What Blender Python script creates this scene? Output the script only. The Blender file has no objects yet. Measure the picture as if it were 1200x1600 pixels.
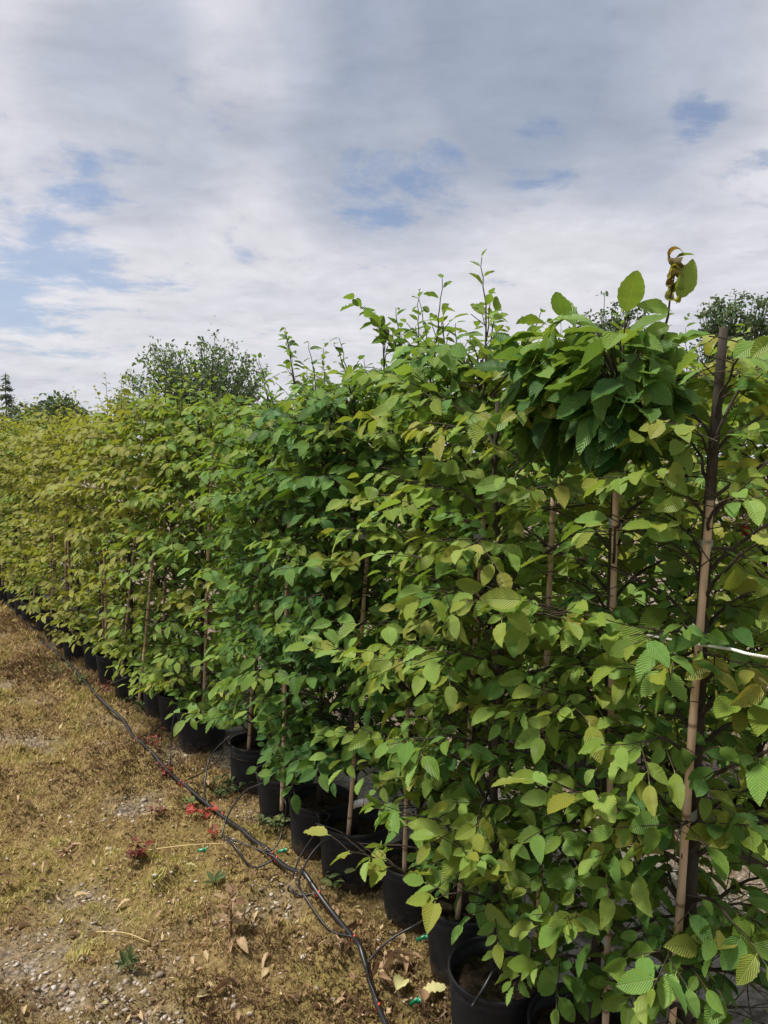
import bpy, math, random
import numpy as np
from mathutils import Matrix, Vector
R = math.radians
SC = bpy.context.scene
COL = SC.collection
CAMH = 1.65
PITCH = math.atan(88 / 1200.0)

# ------------------------------------------------------------------ camera
cd = bpy.data.cameras.new('camera')
cam = bpy.data.objects.new('camera', cd)
COL.objects.link(cam)
cd.sensor_fit = 'VERTICAL'; cd.sensor_height = 36.0; cd.lens = 27.0
cd.clip_start = 0.05; cd.clip_end = 2000
cam.location = (0, 0, CAMH)
cam.rotation_euler = (R(90) - PITCH, 0, 0)
SC.camera = cam

# ------------------------------------------------------------------ sun, sky, exposure
SUN_EL, SUN_AZ = R(63), R(-86)          # azimuth clockwise from +Y
sd = bpy.data.lights.new('sun', 'SUN')
sd.energy = 3.5; sd.angle = R(8); sd.color = (1.0, 0.95, 0.86)
sun = bpy.data.objects.new('sun', sd); COL.objects.link(sun)
sv = Vector((math.sin(SUN_AZ) * math.cos(SUN_EL), math.cos(SUN_AZ) * math.cos(SUN_EL), math.sin(SUN_EL)))
sun.rotation_euler = sv.to_track_quat('Z', 'Y').to_euler()
SC.view_settings.view_transform = 'Standard'
SC.view_settings.look = 'None'
SC.view_settings.exposure = 0.72
SC.view_settings.gamma = 1.0
SC.view_settings.use_curve_mapping = False


class NT:
    """small helper to wire nodes"""
    def __init__(s, tree):
        s.t = tree; s.n = tree.nodes; s.l = tree.links

    def add(s, typ, ins=None, **kw):
        n = s.n.new(typ)
        for k, v in kw.items():
            setattr(n, k, v)
        for k, v in (ins or {}).items():
            s.set(n.inputs[k], v)
        return n

    def set(s, sock, v):
        if isinstance(v, bpy.types.NodeSocket):
            s.l.new(v, sock)
        elif isinstance(v, bpy.types.Node):
            s.l.new(v.outputs[0], sock)
        else:
            sock.default_value = v

    def m(s, op, a, b=0.0, c=0.0, clamp=False):
        n = s.add('ShaderNodeMath', operation=op, use_clamp=clamp)
        s.set(n.inputs[0], a); s.set(n.inputs[1], b)
        if op in ('MULTIPLY_ADD', 'COMPARE', 'SMOOTH_MIN'):
            s.set(n.inputs[2], c)
        return n.outputs[0]

    def ramp(s, v, stops, interp='LINEAR'):
        n = s.add('ShaderNodeValToRGB')
        n.color_ramp.interpolation = interp
        e = n.color_ramp.elements
        while len(e) < len(stops):
            e.new(0.5)
        for i, (p, c) in enumerate(stops):
            e[i].position = p
            e[i].color = (c, c, c, 1) if not isinstance(c, tuple) else (*c, 1)
        s.set(n.inputs[0], v)
        return n.outputs[0]

    def mix(s, f, a, b, blend='MIX'):
        n = s.add('ShaderNodeMix', data_type='RGBA', blend_type=blend)
        s.set(n.inputs[0], f); s.set(n.inputs[6], a); s.set(n.inputs[7], b)
        return n.outputs[2]

    def noise(s, vec, scale, detail=5, rough=0.55, dist=0.0):
        n = s.add('ShaderNodeTexNoise', {'Scale': scale, 'Detail': detail, 'Roughness': rough, 'Distortion': dist})
        if vec is not None:
            s.set(n.inputs['Vector'], vec)
        return n.outputs[0]


def pxdir(px, py):
    """direction of a photograph pixel from the viewpoint, in the world"""
    xc, yc = (px - 600) / 1200.0, (800 - py) / 1200.0
    c, s = math.cos(PITCH), math.sin(PITCH)
    return np.array((xc, c + s * yc, -s + c * yc))


def P(px, py, D):
    d = pxdir(px, py)
    return np.array((0, 0, CAMH)) + d * ((D - .09) / d[1])


def G(px, py, z=0.0):
    d = pxdir(px, py)
    return np.array((0, 0, CAMH)) + d * ((z - CAMH) / d[2])


W = bpy.data.worlds.new('World'); SC.world = W
W.use_nodes = True
w = NT(W.node_tree); w.n.clear()
sky = w.add('ShaderNodeTexSky', sky_type='NISHITA', sun_disc=False, sun_elevation=SUN_EL,
            sun_rotation=SUN_AZ, altitude=50, air_density=1.0, dust_density=1.5, ozone_density=1.0)
tc = w.add('ShaderNodeTexCoord').outputs['Generated']
sx = w.add('ShaderNodeSeparateXYZ', {0: tc})
zc = w.m('ADD', w.m('MAXIMUM', sx.outputs[2], 0.0), 0.13)
pv = w.add('ShaderNodeCombineXYZ', {0: w.m('DIVIDE', sx.outputs[0], zc), 1: w.m('DIVIDE', sx.outputs[1], zc), 2: 0.0}).outputs[0]


def blob(px, py, r0, r1, k=1.0):
    """soft patch of sky round one direction; radii in degrees"""
    d = Vector(pxdir(px, py)).normalized()
    dt = w.add('ShaderNodeVectorMath', operation='DOT_PRODUCT'); w.set(dt.inputs[0], tc); dt.inputs[1].default_value = d
    mr = w.add('ShaderNodeMapRange', {1: math.cos(R(r1)), 2: math.cos(R(r0)), 3: 0.0, 4: k}, interpolation_type='SMOOTHSTEP')
    w.set(mr.inputs[0], dt.outputs['Value'])
    return mr.outputs[0]


def addall(xs):
    v = xs[0]
    for x in xs[1:]:
        v = w.m('ADD', v, x)
    return v


warp = w.add('ShaderNodeTexNoise', {'Scale': 0.8, 'Detail': 3.0, 'Vector': pv})
pw = w.add('ShaderNodeVectorMath', operation='MULTIPLY_ADD')
w.set(pw.inputs[0], warp.outputs[1]); pw.inputs[1].default_value = (0.55, 0.55, 0); w.set(pw.inputs[2], pv)
pw = pw.outputs[0]
big = w.noise(pw, 0.55, 6, 0.55)
med = w.noise(pw, 1.5, 8, 0.62)
fine = w.noise(pw, 4.2, 8, 0.62)
# openings in the cover: a little everywhere, more where the photograph has them
holes = addall([blob(580, 300, 0, 4.5, .22), blob(690, 275, 0, 3, .15), blob(845, 250, 0, 4, .22), blob(1050, 200, 0, 3.5, .18), blob(1130, 190, 0, 5, .15), blob(1195, 320, 0, 4, .17),
                blob(10, 365, 0, 8, .12), blob(120, 370, 0, 4, .10), blob(60, 490, 0, 9, .15), blob(100, 265, 0, 3, .12), blob(330, 400, 0, 5, .10), blob(270, 310, 0, 3, .12), blob(180, 290, 0, 3, .12)])
field = w.m('ADD', w.m('MULTIPLY', med, 0.5), w.m('MULTIPLY', fine, 0.5))
gap = w.m('ADD', w.m('MULTIPLY', w.m('SUBTRACT', 0.425, field), 1.7), w.m('MULTIPLY', holes, .95))
cover = w.add('ShaderNodeMapRange', {1: 0.0, 2: 0.20, 3: 1.0, 4: 0.36}, interpolation_type='SMOOTHSTEP')
w.set(cover.inputs[0], gap); cover = cover.outputs[0]
# grey, denser undersides high up
dens = addall([w.m('MULTIPLY', big, 0.75), blob(640, 100, 3, 14, .44), blob(980, 40, 2, 14, .36), blob(230, 160, 2, 9, .20),
               blob(60, 60, 3, 16, .10), blob(1180, 420, 1, 8, .10), blob(1180, 100, 2, 9, -.12), blob(410, 60, 1, 6, -.16), blob(650, 230, 2, 8, -.06)])
dens = w.m('ADD', dens, w.m('MULTIPLY', w.m('SUBTRACT', med, 0.5), 0.45))
cl = w.ramp(dens, [(0.22, (4.75, 4.72, 4.98)), (0.42, (4.3, 4.32, 4.68)), (0.60, (3.05, 3.25, 3.80)), (0.84, (2.15, 2.48, 3.12))])
crisp = w.noise(pw, 9.0, 8, 0.6)
streak = w.m('ADD', w.m('MULTIPLY_ADD', fine, 0.38, 0.69), w.m('MULTIPLY', crisp, .24))
cl = w.mix(1.0, cl, w.add('ShaderNodeCombineXYZ', {0: streak, 1: streak, 2: streak}).outputs[0], 'MULTIPLY')
skyb = w.mix(1.0, sky.outputs[0], (0.60, 0.665, 0.76, 1), 'MULTIPLY')
final = w.mix(cover, skyb, cl)
bg = w.add('ShaderNodeBackground', {'Color': final, 'Strength': 0.1})
wo = w.add('ShaderNodeOutputWorld', {0: bg})

# ------------------------------------------------------------------ noise in numpy
def vnoise(x, y, seed=0):
    xi = np.floor(x).astype(np.int64); yi = np.floor(y).astype(np.int64)
    fx = x - xi; fy = y - yi
    fx = fx * fx * (3 - 2 * fx); fy = fy * fy * (3 - 2 * fy)

    def h(a, b):
        n = (a * 374761393 + b * 668265263 + seed * 1274126177) & 0x7fffffff
        n = ((n ^ (n >> 13)) * 1274126177) & 0x7fffffff
        return ((n ^ (n >> 16)) & 0xffff) / 65535.0
    return (h(xi, yi) * (1 - fx) + h(xi + 1, yi) * fx) * (1 - fy) + (h(xi, yi + 1) * (1 - fx) + h(xi + 1, yi + 1) * fx) * fy


def fbm(x, y, seed=0, o=4):
    v = 0; a = .5; t = 0
    for i in range(o):
        v = v + a * vnoise(x, y, seed + i * 17); t += a
        x = x * 2.03 + 3.7; y = y * 2.03 + 1.3; a *= .5
    return v / t


ND = np.array((0.815, 0.58))     # across the rows, away from the camera
RD = np.array((-0.58, 0.815))    # along the rows, away from the camera
ROW1 = 1.56                      # distance of the first row across


def across(x, y):
    return x * ND[0] + y * ND[1] - ROW1


def mossmask(x, y):
    """1 on moss, 0 where bare gravel or path shows"""
    x = np.asarray(x, float); y = np.asarray(y, float)
    a = across(x, y)
    m = np.clip((fbm(x * 2.6 + 9, y * 2.6, 5, 5) - 0.25) * 4.5, 0, 1)
    m = m * (1 - np.clip((a + 0.02) / 0.14, 0, 1))
    return m


def gh(x, y):
    """height of the ground"""
    x = np.asarray(x, float); y = np.asarray(y, float)
    d = np.hypot(x, y - 2)
    k = np.clip(1.6 - d / 12, 0, 1)
    z = (fbm(x * 1.3, y * 1.3, 1, 3) - .5) * 0.05 + (fbm(x * 9, y * 9, 2, 3) - .5) * 0.026
    z = z + mossmask(x, y) * (0.006 + 0.030 * fbm(x * 20, y * 20, 3, 3) + .16 * np.clip(fbm(x * 8 + 5, y * 8, 8, 3) - .45, 0, 1))
    f = np.clip(np.abs(across(x, y)) / 0.22, 0.25, 1)
    return z * k * f


# ------------------------------------------------------------------ mesh building
class MB:
    def __init__(s):
        s.v = []; s.f = []; s.uv = []; s.c = []; s.n = 0; s.any = False

    def raw(s, v, faces, uv=None, col=None):
        """faces: list of (k,3) or (k,4) int arrays; uv (n,2); col (n,3)"""
        v = np.asarray(v, float)
        for f in faces:
            f = np.asarray(f, dtype=np.int64)
            if len(f):
                s.f.append(f + s.n)
        s.v.append(v)
        s.uv.append(np.zeros((len(v), 2)) if uv is None else np.asarray(uv, float))
        s.c.append(np.zeros((len(v), 3)) if col is None else np.broadcast_to(np.asarray(col, float), (len(v), 3)))
        s.n += len(v)

    def tube(s, pts, rad, sides=6, cap=True, col=None, jit=0.0):
        pts = np.asarray(pts, float); n = len(pts)
        rad = np.broadcast_to(np.asarray(rad, float), (n,))
        t = np.gradient(pts, axis=0); t /= np.linalg.norm(t, axis=1)[:, None] + 1e-12
        ref = np.array((0.13, 0.97, 0.2)) if abs(t[0][1]) < 0.8 else np.array((0.97, 0.1, 0.2))
        u = ref - t[0] * ref.dot(t[0]); u /= np.linalg.norm(u)
        U = np.zeros_like(pts)
        for i in range(n):
            u = u - t[i] * u.dot(t[i]); u /= np.linalg.norm(u) + 1e-12; U[i] = u
        V = np.cross(t, U)
        a = np.linspace(0, 2 * np.pi, sides, endpoint=False)
        ring = pts[:, None, :] + rad[:, None, None] * (np.cos(a)[None, :, None] * U[:, None, :] + np.sin(a)[None, :, None] * V[:, None, :])
        if jit:
            ring = ring + np.random.default_rng(n).normal(0, jit, ring.shape)
        v = ring.reshape(-1, 3)
        i, j = np.meshgrid(np.arange(n - 1), np.arange(sides), indexing='ij')
        j2 = (j + 1) % sides
        q = np.stack([i * sides + j, i * sides + j2, (i + 1) * sides + j2, (i + 1) * sides + j], -1).reshape(-1, 4)
        L = np.concatenate([[0], np.cumsum(np.linalg.norm(np.diff(pts, axis=0), axis=1))])
        uv = np.stack([np.tile(a / (2 * np.pi), n), np.repeat(L, sides)], -1)
        faces = [q]
        if cap:
            v = np.concatenate([v, pts[:1], pts[-1:]]); uv = np.concatenate([uv, [[0, 0], [0, L[-1]]]])
            k = np.arange(sides); k2 = (k + 1) % sides; b = n * sides; e = (n - 1) * sides
            faces.append(np.stack([k2, k, np.full(sides, b)], -1))
            faces.append(np.stack([e + k, e + k2, np.full(sides, b + 1)], -1))
        s.raw(v, faces, uv, col)

    def lathe(s, prof, seg=28, center=(0, 0, 0), ribs=0.0):
        prof = np.asarray(prof, float); n = len(prof)
        a = np.linspace(0, 2 * np.pi, seg, endpoint=False)
        v = np.stack([prof[:, 0][:, None] * np.cos(a), prof[:, 0][:, None] * np.sin(a), np.repeat(prof[:, 1][:, None], seg, 1)], -1).reshape(-1, 3) + np.asarray(center)
        i, j = np.meshgrid(np.arange(n - 1), np.arange(seg), indexing='ij'); j2 = (j + 1) % seg
        q = np.stack([i * seg + j, i * seg + j2, (i + 1) * seg + j2, (i + 1) * seg + j], -1).reshape(-1, 4)
        s.raw(v, [q], np.stack([np.tile(a / 6.283, n), np.repeat(prof[:, 1], seg)], -1))

    def mesh(s, name, mat, smooth=True):
        v = np.concatenate(s.v) if s.v else np.zeros((0, 3))
        me = bpy.data.meshes.new(name)
        me.vertices.add(len(v)); me.vertices.foreach_set('co', v.astype(np.float32).ravel())
        if s.f:
            lv = np.concatenate([f.ravel() for f in s.f])
            sizes = np.concatenate([np.full(len(f), f.shape[1]) for f in s.f])
            st = np.concatenate([[0], np.cumsum(sizes)[:-1]])
            me.loops.add(len(lv)); me.loops.foreach_set('vertex_index', lv.astype(np.int32))
            me.polygons.add(len(sizes)); me.polygons.foreach_set('loop_start', st.astype(np.int32))
            me.polygons.foreach_set('use_smooth', np.full(len(sizes), smooth))
            me.update(calc_edges=True)
            uv = np.concatenate(s.uv)[lv]
            me.uv_layers.new(name='UVMap').data.foreach_set('uv', uv.astype(np.float32).ravel())
            at = me.attributes.new('tone', 'FLOAT_VECTOR', 'POINT')
            at.data.foreach_set('vector', np.concatenate(s.c).astype(np.float32).ravel())
        me.materials.append(mat)
        return me

    def obj(s, name, mat, parent=None, smooth=True, kind=None):
        o = bpy.data.objects.new(name, s.mesh(name, mat, smooth))
        return link(o, parent, kind)


def link(o, parent=None, kind=None):
    COL.objects.link(o)
    o.color = (0, 0, 0, 1)
    if parent is not None:
        o.parent = parent
    if kind:
        o['kind'] = kind
    return o


def tag(o, label, cat, group=None):
    o['label'] = label; o['category'] = cat
    if group:
        o['group'] = group
    return o


def empty(name, loc, label=None, cat=None, group=None, parent=None):
    o = bpy.data.objects.new(name, None)
    o.empty_display_size = .1
    link(o, parent); o.location = tuple(loc)
    if label:
        tag(o, label, cat, group)
    return o


def crv(pts, n=24):
    """smooth curve through points"""
    p = np.asarray(pts, float)
    p = np.concatenate([[2 * p[0] - p[1]], p, [2 * p[-1] - p[-2]]])
    out = []
    k = len(p) - 3
    for i in range(k):
        a, b, c, d = p[i:i + 4]
        m = max(2, n // k)
        for t in np.linspace(0, 1, m, endpoint=(i == k - 1)):
            out.append(.5 * ((2 * b) + (-a + c) * t + (2 * a - 5 * b + 4 * c - d) * t * t + (-a + 3 * b - 3 * c + d) * t ** 3))
    return np.array(out)


# ------------------------------------------------------------------ materials
def mat(name):
    m = bpy.data.materials.new(name); m.use_nodes = True
    t = NT(m.node_tree); t.n.clear()
    return m, t


def out(t, sh, disp=None):
    t.add('ShaderNodeOutputMaterial', {0: sh})


def pbsdf(t, col, rough=.6, spec=.4, normal=None, **kw):
    n = t.add('ShaderNodeBsdfPrincipled', {'Roughness': rough, 'Specular IOR Level': spec})
    t.set(n.inputs['Base Color'], col)
    if normal is not None:
        t.set(n.inputs['Normal'], normal)
    return n


def bump(t, h, strength=.5, dist=.01):
    n = t.add('ShaderNodeBump', {'Strength': strength, 'Distance': dist})
    t.set(n.inputs['Height'], h)
    return n.outputs[0]


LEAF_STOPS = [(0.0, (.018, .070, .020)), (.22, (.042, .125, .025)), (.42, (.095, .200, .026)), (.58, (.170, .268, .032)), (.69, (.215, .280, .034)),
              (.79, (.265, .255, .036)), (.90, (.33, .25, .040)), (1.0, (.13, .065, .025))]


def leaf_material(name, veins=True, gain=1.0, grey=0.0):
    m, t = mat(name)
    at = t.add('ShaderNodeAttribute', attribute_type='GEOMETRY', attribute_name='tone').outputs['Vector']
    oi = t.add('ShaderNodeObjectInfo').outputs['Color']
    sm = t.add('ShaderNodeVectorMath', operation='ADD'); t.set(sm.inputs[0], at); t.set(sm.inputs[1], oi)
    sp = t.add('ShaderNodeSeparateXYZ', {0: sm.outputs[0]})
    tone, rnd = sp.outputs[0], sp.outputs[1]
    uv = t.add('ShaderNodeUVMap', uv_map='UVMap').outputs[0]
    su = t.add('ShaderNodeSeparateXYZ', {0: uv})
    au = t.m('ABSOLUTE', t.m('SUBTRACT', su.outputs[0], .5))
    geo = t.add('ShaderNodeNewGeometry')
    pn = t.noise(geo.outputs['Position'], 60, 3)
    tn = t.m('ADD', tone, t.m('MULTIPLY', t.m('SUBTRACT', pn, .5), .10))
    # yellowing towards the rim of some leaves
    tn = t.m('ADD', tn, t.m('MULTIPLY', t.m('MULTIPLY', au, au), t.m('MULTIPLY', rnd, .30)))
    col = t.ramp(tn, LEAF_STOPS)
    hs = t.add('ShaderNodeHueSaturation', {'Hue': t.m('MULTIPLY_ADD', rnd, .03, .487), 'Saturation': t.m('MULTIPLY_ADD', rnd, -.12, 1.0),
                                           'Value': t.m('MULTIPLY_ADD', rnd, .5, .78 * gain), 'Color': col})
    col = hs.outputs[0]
    if grey:
        col = t.mix(grey, col, (.12, .15, .125, 1))
    nrm = None
    if veins:
        ph = t.m('MULTIPLY', t.m('SUBTRACT', su.outputs[1], t.m('MULTIPLY', au, .62)), 13.0)
        sw = t.m('ABSOLUTE', t.m('SUBTRACT', t.m('FRACT', ph), .5))       # 0..0.5 triangle
        vein = t.ramp(sw, [(0.0, 1.0), (.14, .25), (.26, 0.0)])
        mid = t.ramp(au, [(0.0, 1.0), (.03, 0.0)])
        v = t.m('MAXIMUM', vein, mid)
        col = t.mix(t.m('MULTIPLY', vein, .34), col, (.03, .07, .01, 1))
        col = t.mix(t.m('MULTIPLY', mid, .5), col, (.30, .32, .09, 1))
        # underside paler
        h = t.m('SUBTRACT', t.m('MULTIPLY', sw, 2.0), t.m('MULTIPLY', mid, .8))
        nrm = bump(t, h, .46, .004)
    col = t.mix(t.m('MULTIPLY', geo.outputs['Backfacing'], .35), col, (.16, .20, .075, 1))
    b = pbsdf(t, col, .48, .32, nrm)
    tr = t.add('ShaderNodeBsdfTranslucent', {'Color': t.mix(1.0, col, (1.25, 1.25, .55, 1), 'MULTIPLY')})
    mx = t.add('ShaderNodeMixShader', {0: .39, 1: b, 2: tr})
    out(t, mx)
    return m


M = {}
M['leaf'] = leaf_material('leaf', True, 1.32)
M['far_leaf'] = leaf_material('far_leaf', False, .9, .45)


def simple(name, c1, c2, scale=20, rough=.7, spec=.3, b=.4, stretch=None, bd=.01):
    m, t = mat(name)
    tc = t.add('ShaderNodeTexCoord').outputs['Object']
    if stretch:
        mp = t.add('ShaderNodeMapping', {0: tc, 3: stretch}); tc = mp.outputs[0]
    n = t.noise(tc, scale, 6, .6)
    n2 = t.noise(tc, scale * 6, 4, .6)
    col = t.mix(t.ramp(n, [(.3, 0.0), (.7, 1.0)]), (*c1, 1), (*c2, 1))
    out(t, pbsdf(t, col, rough, spec, bump(t, t.m('ADD', n, t.m('MULTIPLY', n2, .4)), b, bd)))
    return m


M['bark'] = simple('bark', (.030, .025, .020), (.085, .070, .055), 22, .85, .2, .6, (1, 1, .25))
M['twig'] = simple('twig', (.035, .024, .016), (.07, .05, .032), 40, .75, .25, .3)
M['pot'] = simple('pot', (.007, .008, .011), (.020, .020, .021), 9, .62, .25, .2)
M['tube'] = simple('tube', (.008, .008, .009), (.02, .02, .021), 30, .40, .5, .1)
M['red'] = simple('red_plastic', (.45, .03, .02), (.5, .05, .03), 30, .4, .5, .05)
M['green_plastic'] = simple('green_plastic', (.0, .16, .07), (.01, .26, .12), 30, .35, .5, .05)
M['white_plastic'] = simple('white_plastic', (.62, .64, .66), (.75, .75, .75), 30, .45, .4, .05)
M['rope'] = simple('rope', (.60, .60, .56), (.78, .78, .74), 200, .8, .2, .3)
M['straw'] = simple('straw', (.50, .38, .18), (.62, .48, .25), 60, .7, .2, .2)
M['brown'] = simple('dry_stalk', (.13, .07, .035), (.24, .13, .06), 60, .8, .2, .2)
M['far_bark'] = simple('far_bark', (.06, .055, .045), (.10, .09, .075), 8, .9, .1, .3)


def pot_material():
    m, t = mat('pot')
    tc = t.add('ShaderNodeTexCoord').outputs['Object']
    z = t.add('ShaderNodeSeparateXYZ', {0: tc}).outputs[2]
    rnd = t.add('ShaderNodeObjectInfo').outputs['Random']
    sh = t.add('ShaderNodeVectorMath', operation='ADD'); t.set(sh.inputs[0], tc); t.set(sh.inputs[1], t.add('ShaderNodeCombineXYZ', {0: t.m('MULTIPLY', rnd, 9.0)}).outputs[0])
    n = t.noise(sh.outputs[0], 16, 6, .7); n2 = t.noise(sh.outputs[0], 55, 5, .7)
    col = t.mix(t.ramp(n, [(.35, 0.0), (.75, 1.0)]), (.007, .008, .011, 1), (.019, .019, .021, 1))
    mud = t.m('SUBTRACT', t.m('ADD', n2, t.m('MULTIPLY', n, .5)), t.m('MULTIPLY', z, 5.0))
    col = t.mix(t.ramp(mud, [(.42, 0.0), (.80, .75)]), col, (.11, .085, .055, 1))
    scr = t.noise(t.add('ShaderNodeMapping', {0: sh.outputs[0], 3: (12, 12, 120)}).outputs[0], 1.0, 4)
    col = t.mix(t.ramp(scr, [(.66, 0.0), (.78, .35)]), col, (.06, .06, .062, 1))
    out(t, pbsdf(t, col, .6, .28, bump(t, n, .2, .006)))
    return m


M['pot'] = pot_material()


def cane_material():
    m, t = mat('cane')
    uv = t.add('ShaderNodeUVMap', uv_map='UVMap').outputs[0]
    su = t.add('ShaderNodeSeparateXYZ', {0: uv})
    tc = t.add('ShaderNodeTexCoord').outputs['Object']
    mp = t.add('ShaderNodeMapping', {0: tc, 3: (60, 60, 5)}).outputs[0]
    n = t.noise(mp, 1.0, 5)
    n2 = t.noise(tc, 7, 4)
    col = t.mix(t.ramp(n, [(.3, 0.0), (.75, 1.0)]), (.74, .55, .38, 1), (.56, .39, .26, 1))
    col = t.mix(t.ramp(n2, [(.45, 0.0), (.70, .6)]), col, (.30, .20, .13, 1))
    nd = t.m('ABSOLUTE', t.m('SUBTRACT', t.m('FRACT', t.m('MULTIPLY', su.outputs[1], 5.0)), .5))
    col = t.mix(t.ramp(nd, [(0.0, .85), (.035, 0.0)]), col, (.12, .07, .04, 1))
    out(t, pbsdf(t, col, .5, .35, bump(t, n, .25, .003)))
    return m


M['cane'] = cane_material()


def tape_material():
    m, t = mat('clear_tape')
    b = pbsdf(t, (.62, .68, .70, 1), .25, .5)
    tr = t.add('ShaderNodeBsdfTransparent', {0: (.9, .93, .95, 1)})
    out(t, t.add('ShaderNodeMixShader', {0: .55, 1: tr, 2: b}))
    return m


M['tape'] = tape_material()


def soil_material():
    m, t = mat('soil')
    tc = t.add('ShaderNodeTexCoord').outputs['Object']
    n = t.noise(tc, 60, 6, .7); n2 = t.noise(tc, 9, 4)
    col = t.ramp(n, [(.3, (.018, .013, .009)), (.55, (.06, .043, .028)), (.75, (.17, .13, .09))])
    col = t.mix(t.ramp(n2, [(.5, 0.0), (.7, .6)]), col, (.06, .085, .02, 1))
    out(t, pbsdf(t, col, .95, .1, bump(t, n, 1.0, .02)))
    return m


M['soil'] = soil_material()


def moss_ground():
    m, t = mat('mossy_ground')
    at = t.add('ShaderNodeAttribute', attribute_type='GEOMETRY', attribute_name='tone').outputs['Vector']
    sp = t.add('ShaderNodeSeparateXYZ', {0: at})       # x moss, y path between rows, z gravel field
    pos = t.add('ShaderNodeNewGeometry').outputs['Position']
    a = t.noise(pos, 3.0, 5, .6); b = t.noise(pos, 45, 6, .7); c = t.noise(pos, 12, 5, .6)
    vo = t.add('ShaderNodeTexVoronoi', {'Scale': 55.0, 'Randomness': 1.0}); t.set(vo.inputs['Vector'], pos)
    stone = t.ramp(vo.outputs['Color'], [(0.0, (.17, .13, .09)), (.5, (.27, .22, .17)), (1.0, (.42, .36, .30))])
    sd_ = t.ramp(vo.outputs['Distance'], [(.25, 1.0), (.65, .35)])
    stone = t.mix(1.0, stone, sd_, 'MULTIPLY')
    dirt = t.ramp(b, [(.3, (.13, .095, .055)), (.7, (.32, .245, .14))])
    bare = t.mix(t.ramp(c, [(.40, 0.0), (.55, .8)]), stone, dirt)
    moss = t.ramp(b, [(.28, (.09, .060, .028)), (.5, (.21, .150, .065)), (.72, (.34, .25, .105))])
    green = t.ramp(b, [(.28, (.085, .063, .022)), (.5, (.20, .155, .053)), (.72, (.32, .255, .078))])
    moss = t.mix(t.ramp(a, [(.42, 0.0), (.62, 1.0)]), moss, green)
    col = t.mix(sp.outputs[0], bare, moss)
    path = t.ramp(b, [(.3, (.15, .14, .125)), (.55, (.30, .285, .26)), (.75, (.42, .40, .37))])
    blot = t.noise(pos, 5, 6, .65)
    path = t.mix(t.ramp(blot, [(.50, 0.0), (.62, .85)]), path, (.055, .048, .035, 1))
    col = t.mix(sp.outputs[1], col, path)
    grav = t.mix(.25, stone, (.36, .27, .20, 1))
    col = t.mix(sp.outputs[2], col, grav)
    h = t.m('ADD', t.m('MULTIPLY', b, 1.0), t.m('MULTIPLY', vo.outputs['Distance'], -.5))
    out(t, pbsdf(t, col, .95, .12, bump(t, h, .8, .02)))
    return m


M['ground'] = moss_ground()


def tone_mat(name, stops, rough=.9, trans=0.0, spec=.15, nscale=0, b=0.0):
    m, t = mat(name)
    at = t.add('ShaderNodeAttribute', attribute_type='GEOMETRY', attribute_name='tone').outputs['Vector']
    oi = t.add('ShaderNodeObjectInfo').outputs['Color']
    sm = t.add('ShaderNodeVectorMath', operation='ADD'); t.set(sm.inputs[0], at); t.set(sm.inputs[1], oi)
    v = t.add('ShaderNodeSeparateXYZ', {0: sm.outputs[0]}).outputs[0]
    nrm = None
    if nscale:
        n = t.noise(t.add('ShaderNodeNewGeometry').outputs['Position'], nscale, 5, .65)
        v = t.m('ADD', v, t.m('MULTIPLY', t.m('SUBTRACT', n, .5), .35)); nrm = bump(t, n, b, .004)
    col = t.ramp(v, stops)
    sh = pbsdf(t, col, rough, spec, nrm)
    if trans:
        tr = t.add('ShaderNodeBsdfTranslucent', {'Color': col})
        sh = t.add('ShaderNodeMixShader', {0: trans, 1: sh, 2: tr})
    out(t, sh)
    return m


M['moss'] = tone_mat('moss', [(0, (.14, .085, .046)), (.25, (.29, .197, .100)), (.5, (.42, .308, .148)), (.75, (.50, .405, .165)), (1, (.45, .42, .13))], .9, .25)
M['stone'] = tone_mat('stone', [(0, (.14, .105, .08)), (.35, (.28, .22, .17)), (.7, (.40, .345, .29)), (1, (.56, .53, .48))], .85, 0, .25, 60, .3)
M['dry_leaf'] = tone_mat('dry_leaf', [(0, (.15, .085, .05)), (.4, (.34, .22, .13)), (.75, (.50, .38, .22)), (1, (.50, .50, .22))], .75, .2, .2, 50, .4)
M['red_leaf'] = tone_mat('red_leaf', [(0, (.08, .022, .016)), (.5, (.21, .035, .026)), (1, (.40, .055, .035))], .6, .25, .3)
M['weed'] = tone_mat('weed', [(0, (.045, .075, .028)), (.5, (.10, .15, .055)), (1, (.19, .21, .06))], .6, .3, .3)

# ------------------------------------------------------------------ ground
def axis_pts(a, b, step, far):
    core = np.arange(a, b + 1e-6, step)
    g = [step]
    while sum(g) < far:
        g.append(g[-1] * 1.35)
    e = np.cumsum(g)
    return np.concatenate([(a - e)[::-1], core, b + e])


GX = axis_pts(-6.5, 2.6, .030, 500); GY = axis_pts(.4, 9.2, .030, 500)
gx, gy = np.meshgrid(GX, GY)
gz = gh(gx, gy)
ac = across(gx, gy)
pathm = np.clip((ac - 0.0) / .16, 0, 1) * np.clip((1.12 - ac + (fbm(gx * 3, gy * 3, 60, 3) - .5) * .5) / .12, 0, 1)
gravm = np.clip((ac - 1.05) / .2, 0, 1) * np.clip(20 - ac, 0, 1)
g = MB()
ny, nx = gx.shape
i, j = np.meshgrid(np.arange(ny - 1), np.arange(nx - 1), indexing='ij')
q = np.stack([i * nx + j, i * nx + j + 1, (i + 1) * nx + j + 1, (i + 1) * nx + j], -1).reshape(-1, 4)
g.raw(np.stack([gx, gy, gz], -1).reshape(-1, 3), [q], None, np.stack([mossmask(gx, gy), pathm, gravm], -1).reshape(-1, 3))
ground = g.obj('ground', M['ground'], kind='structure')

rng = np.random.default_rng(7)


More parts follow.
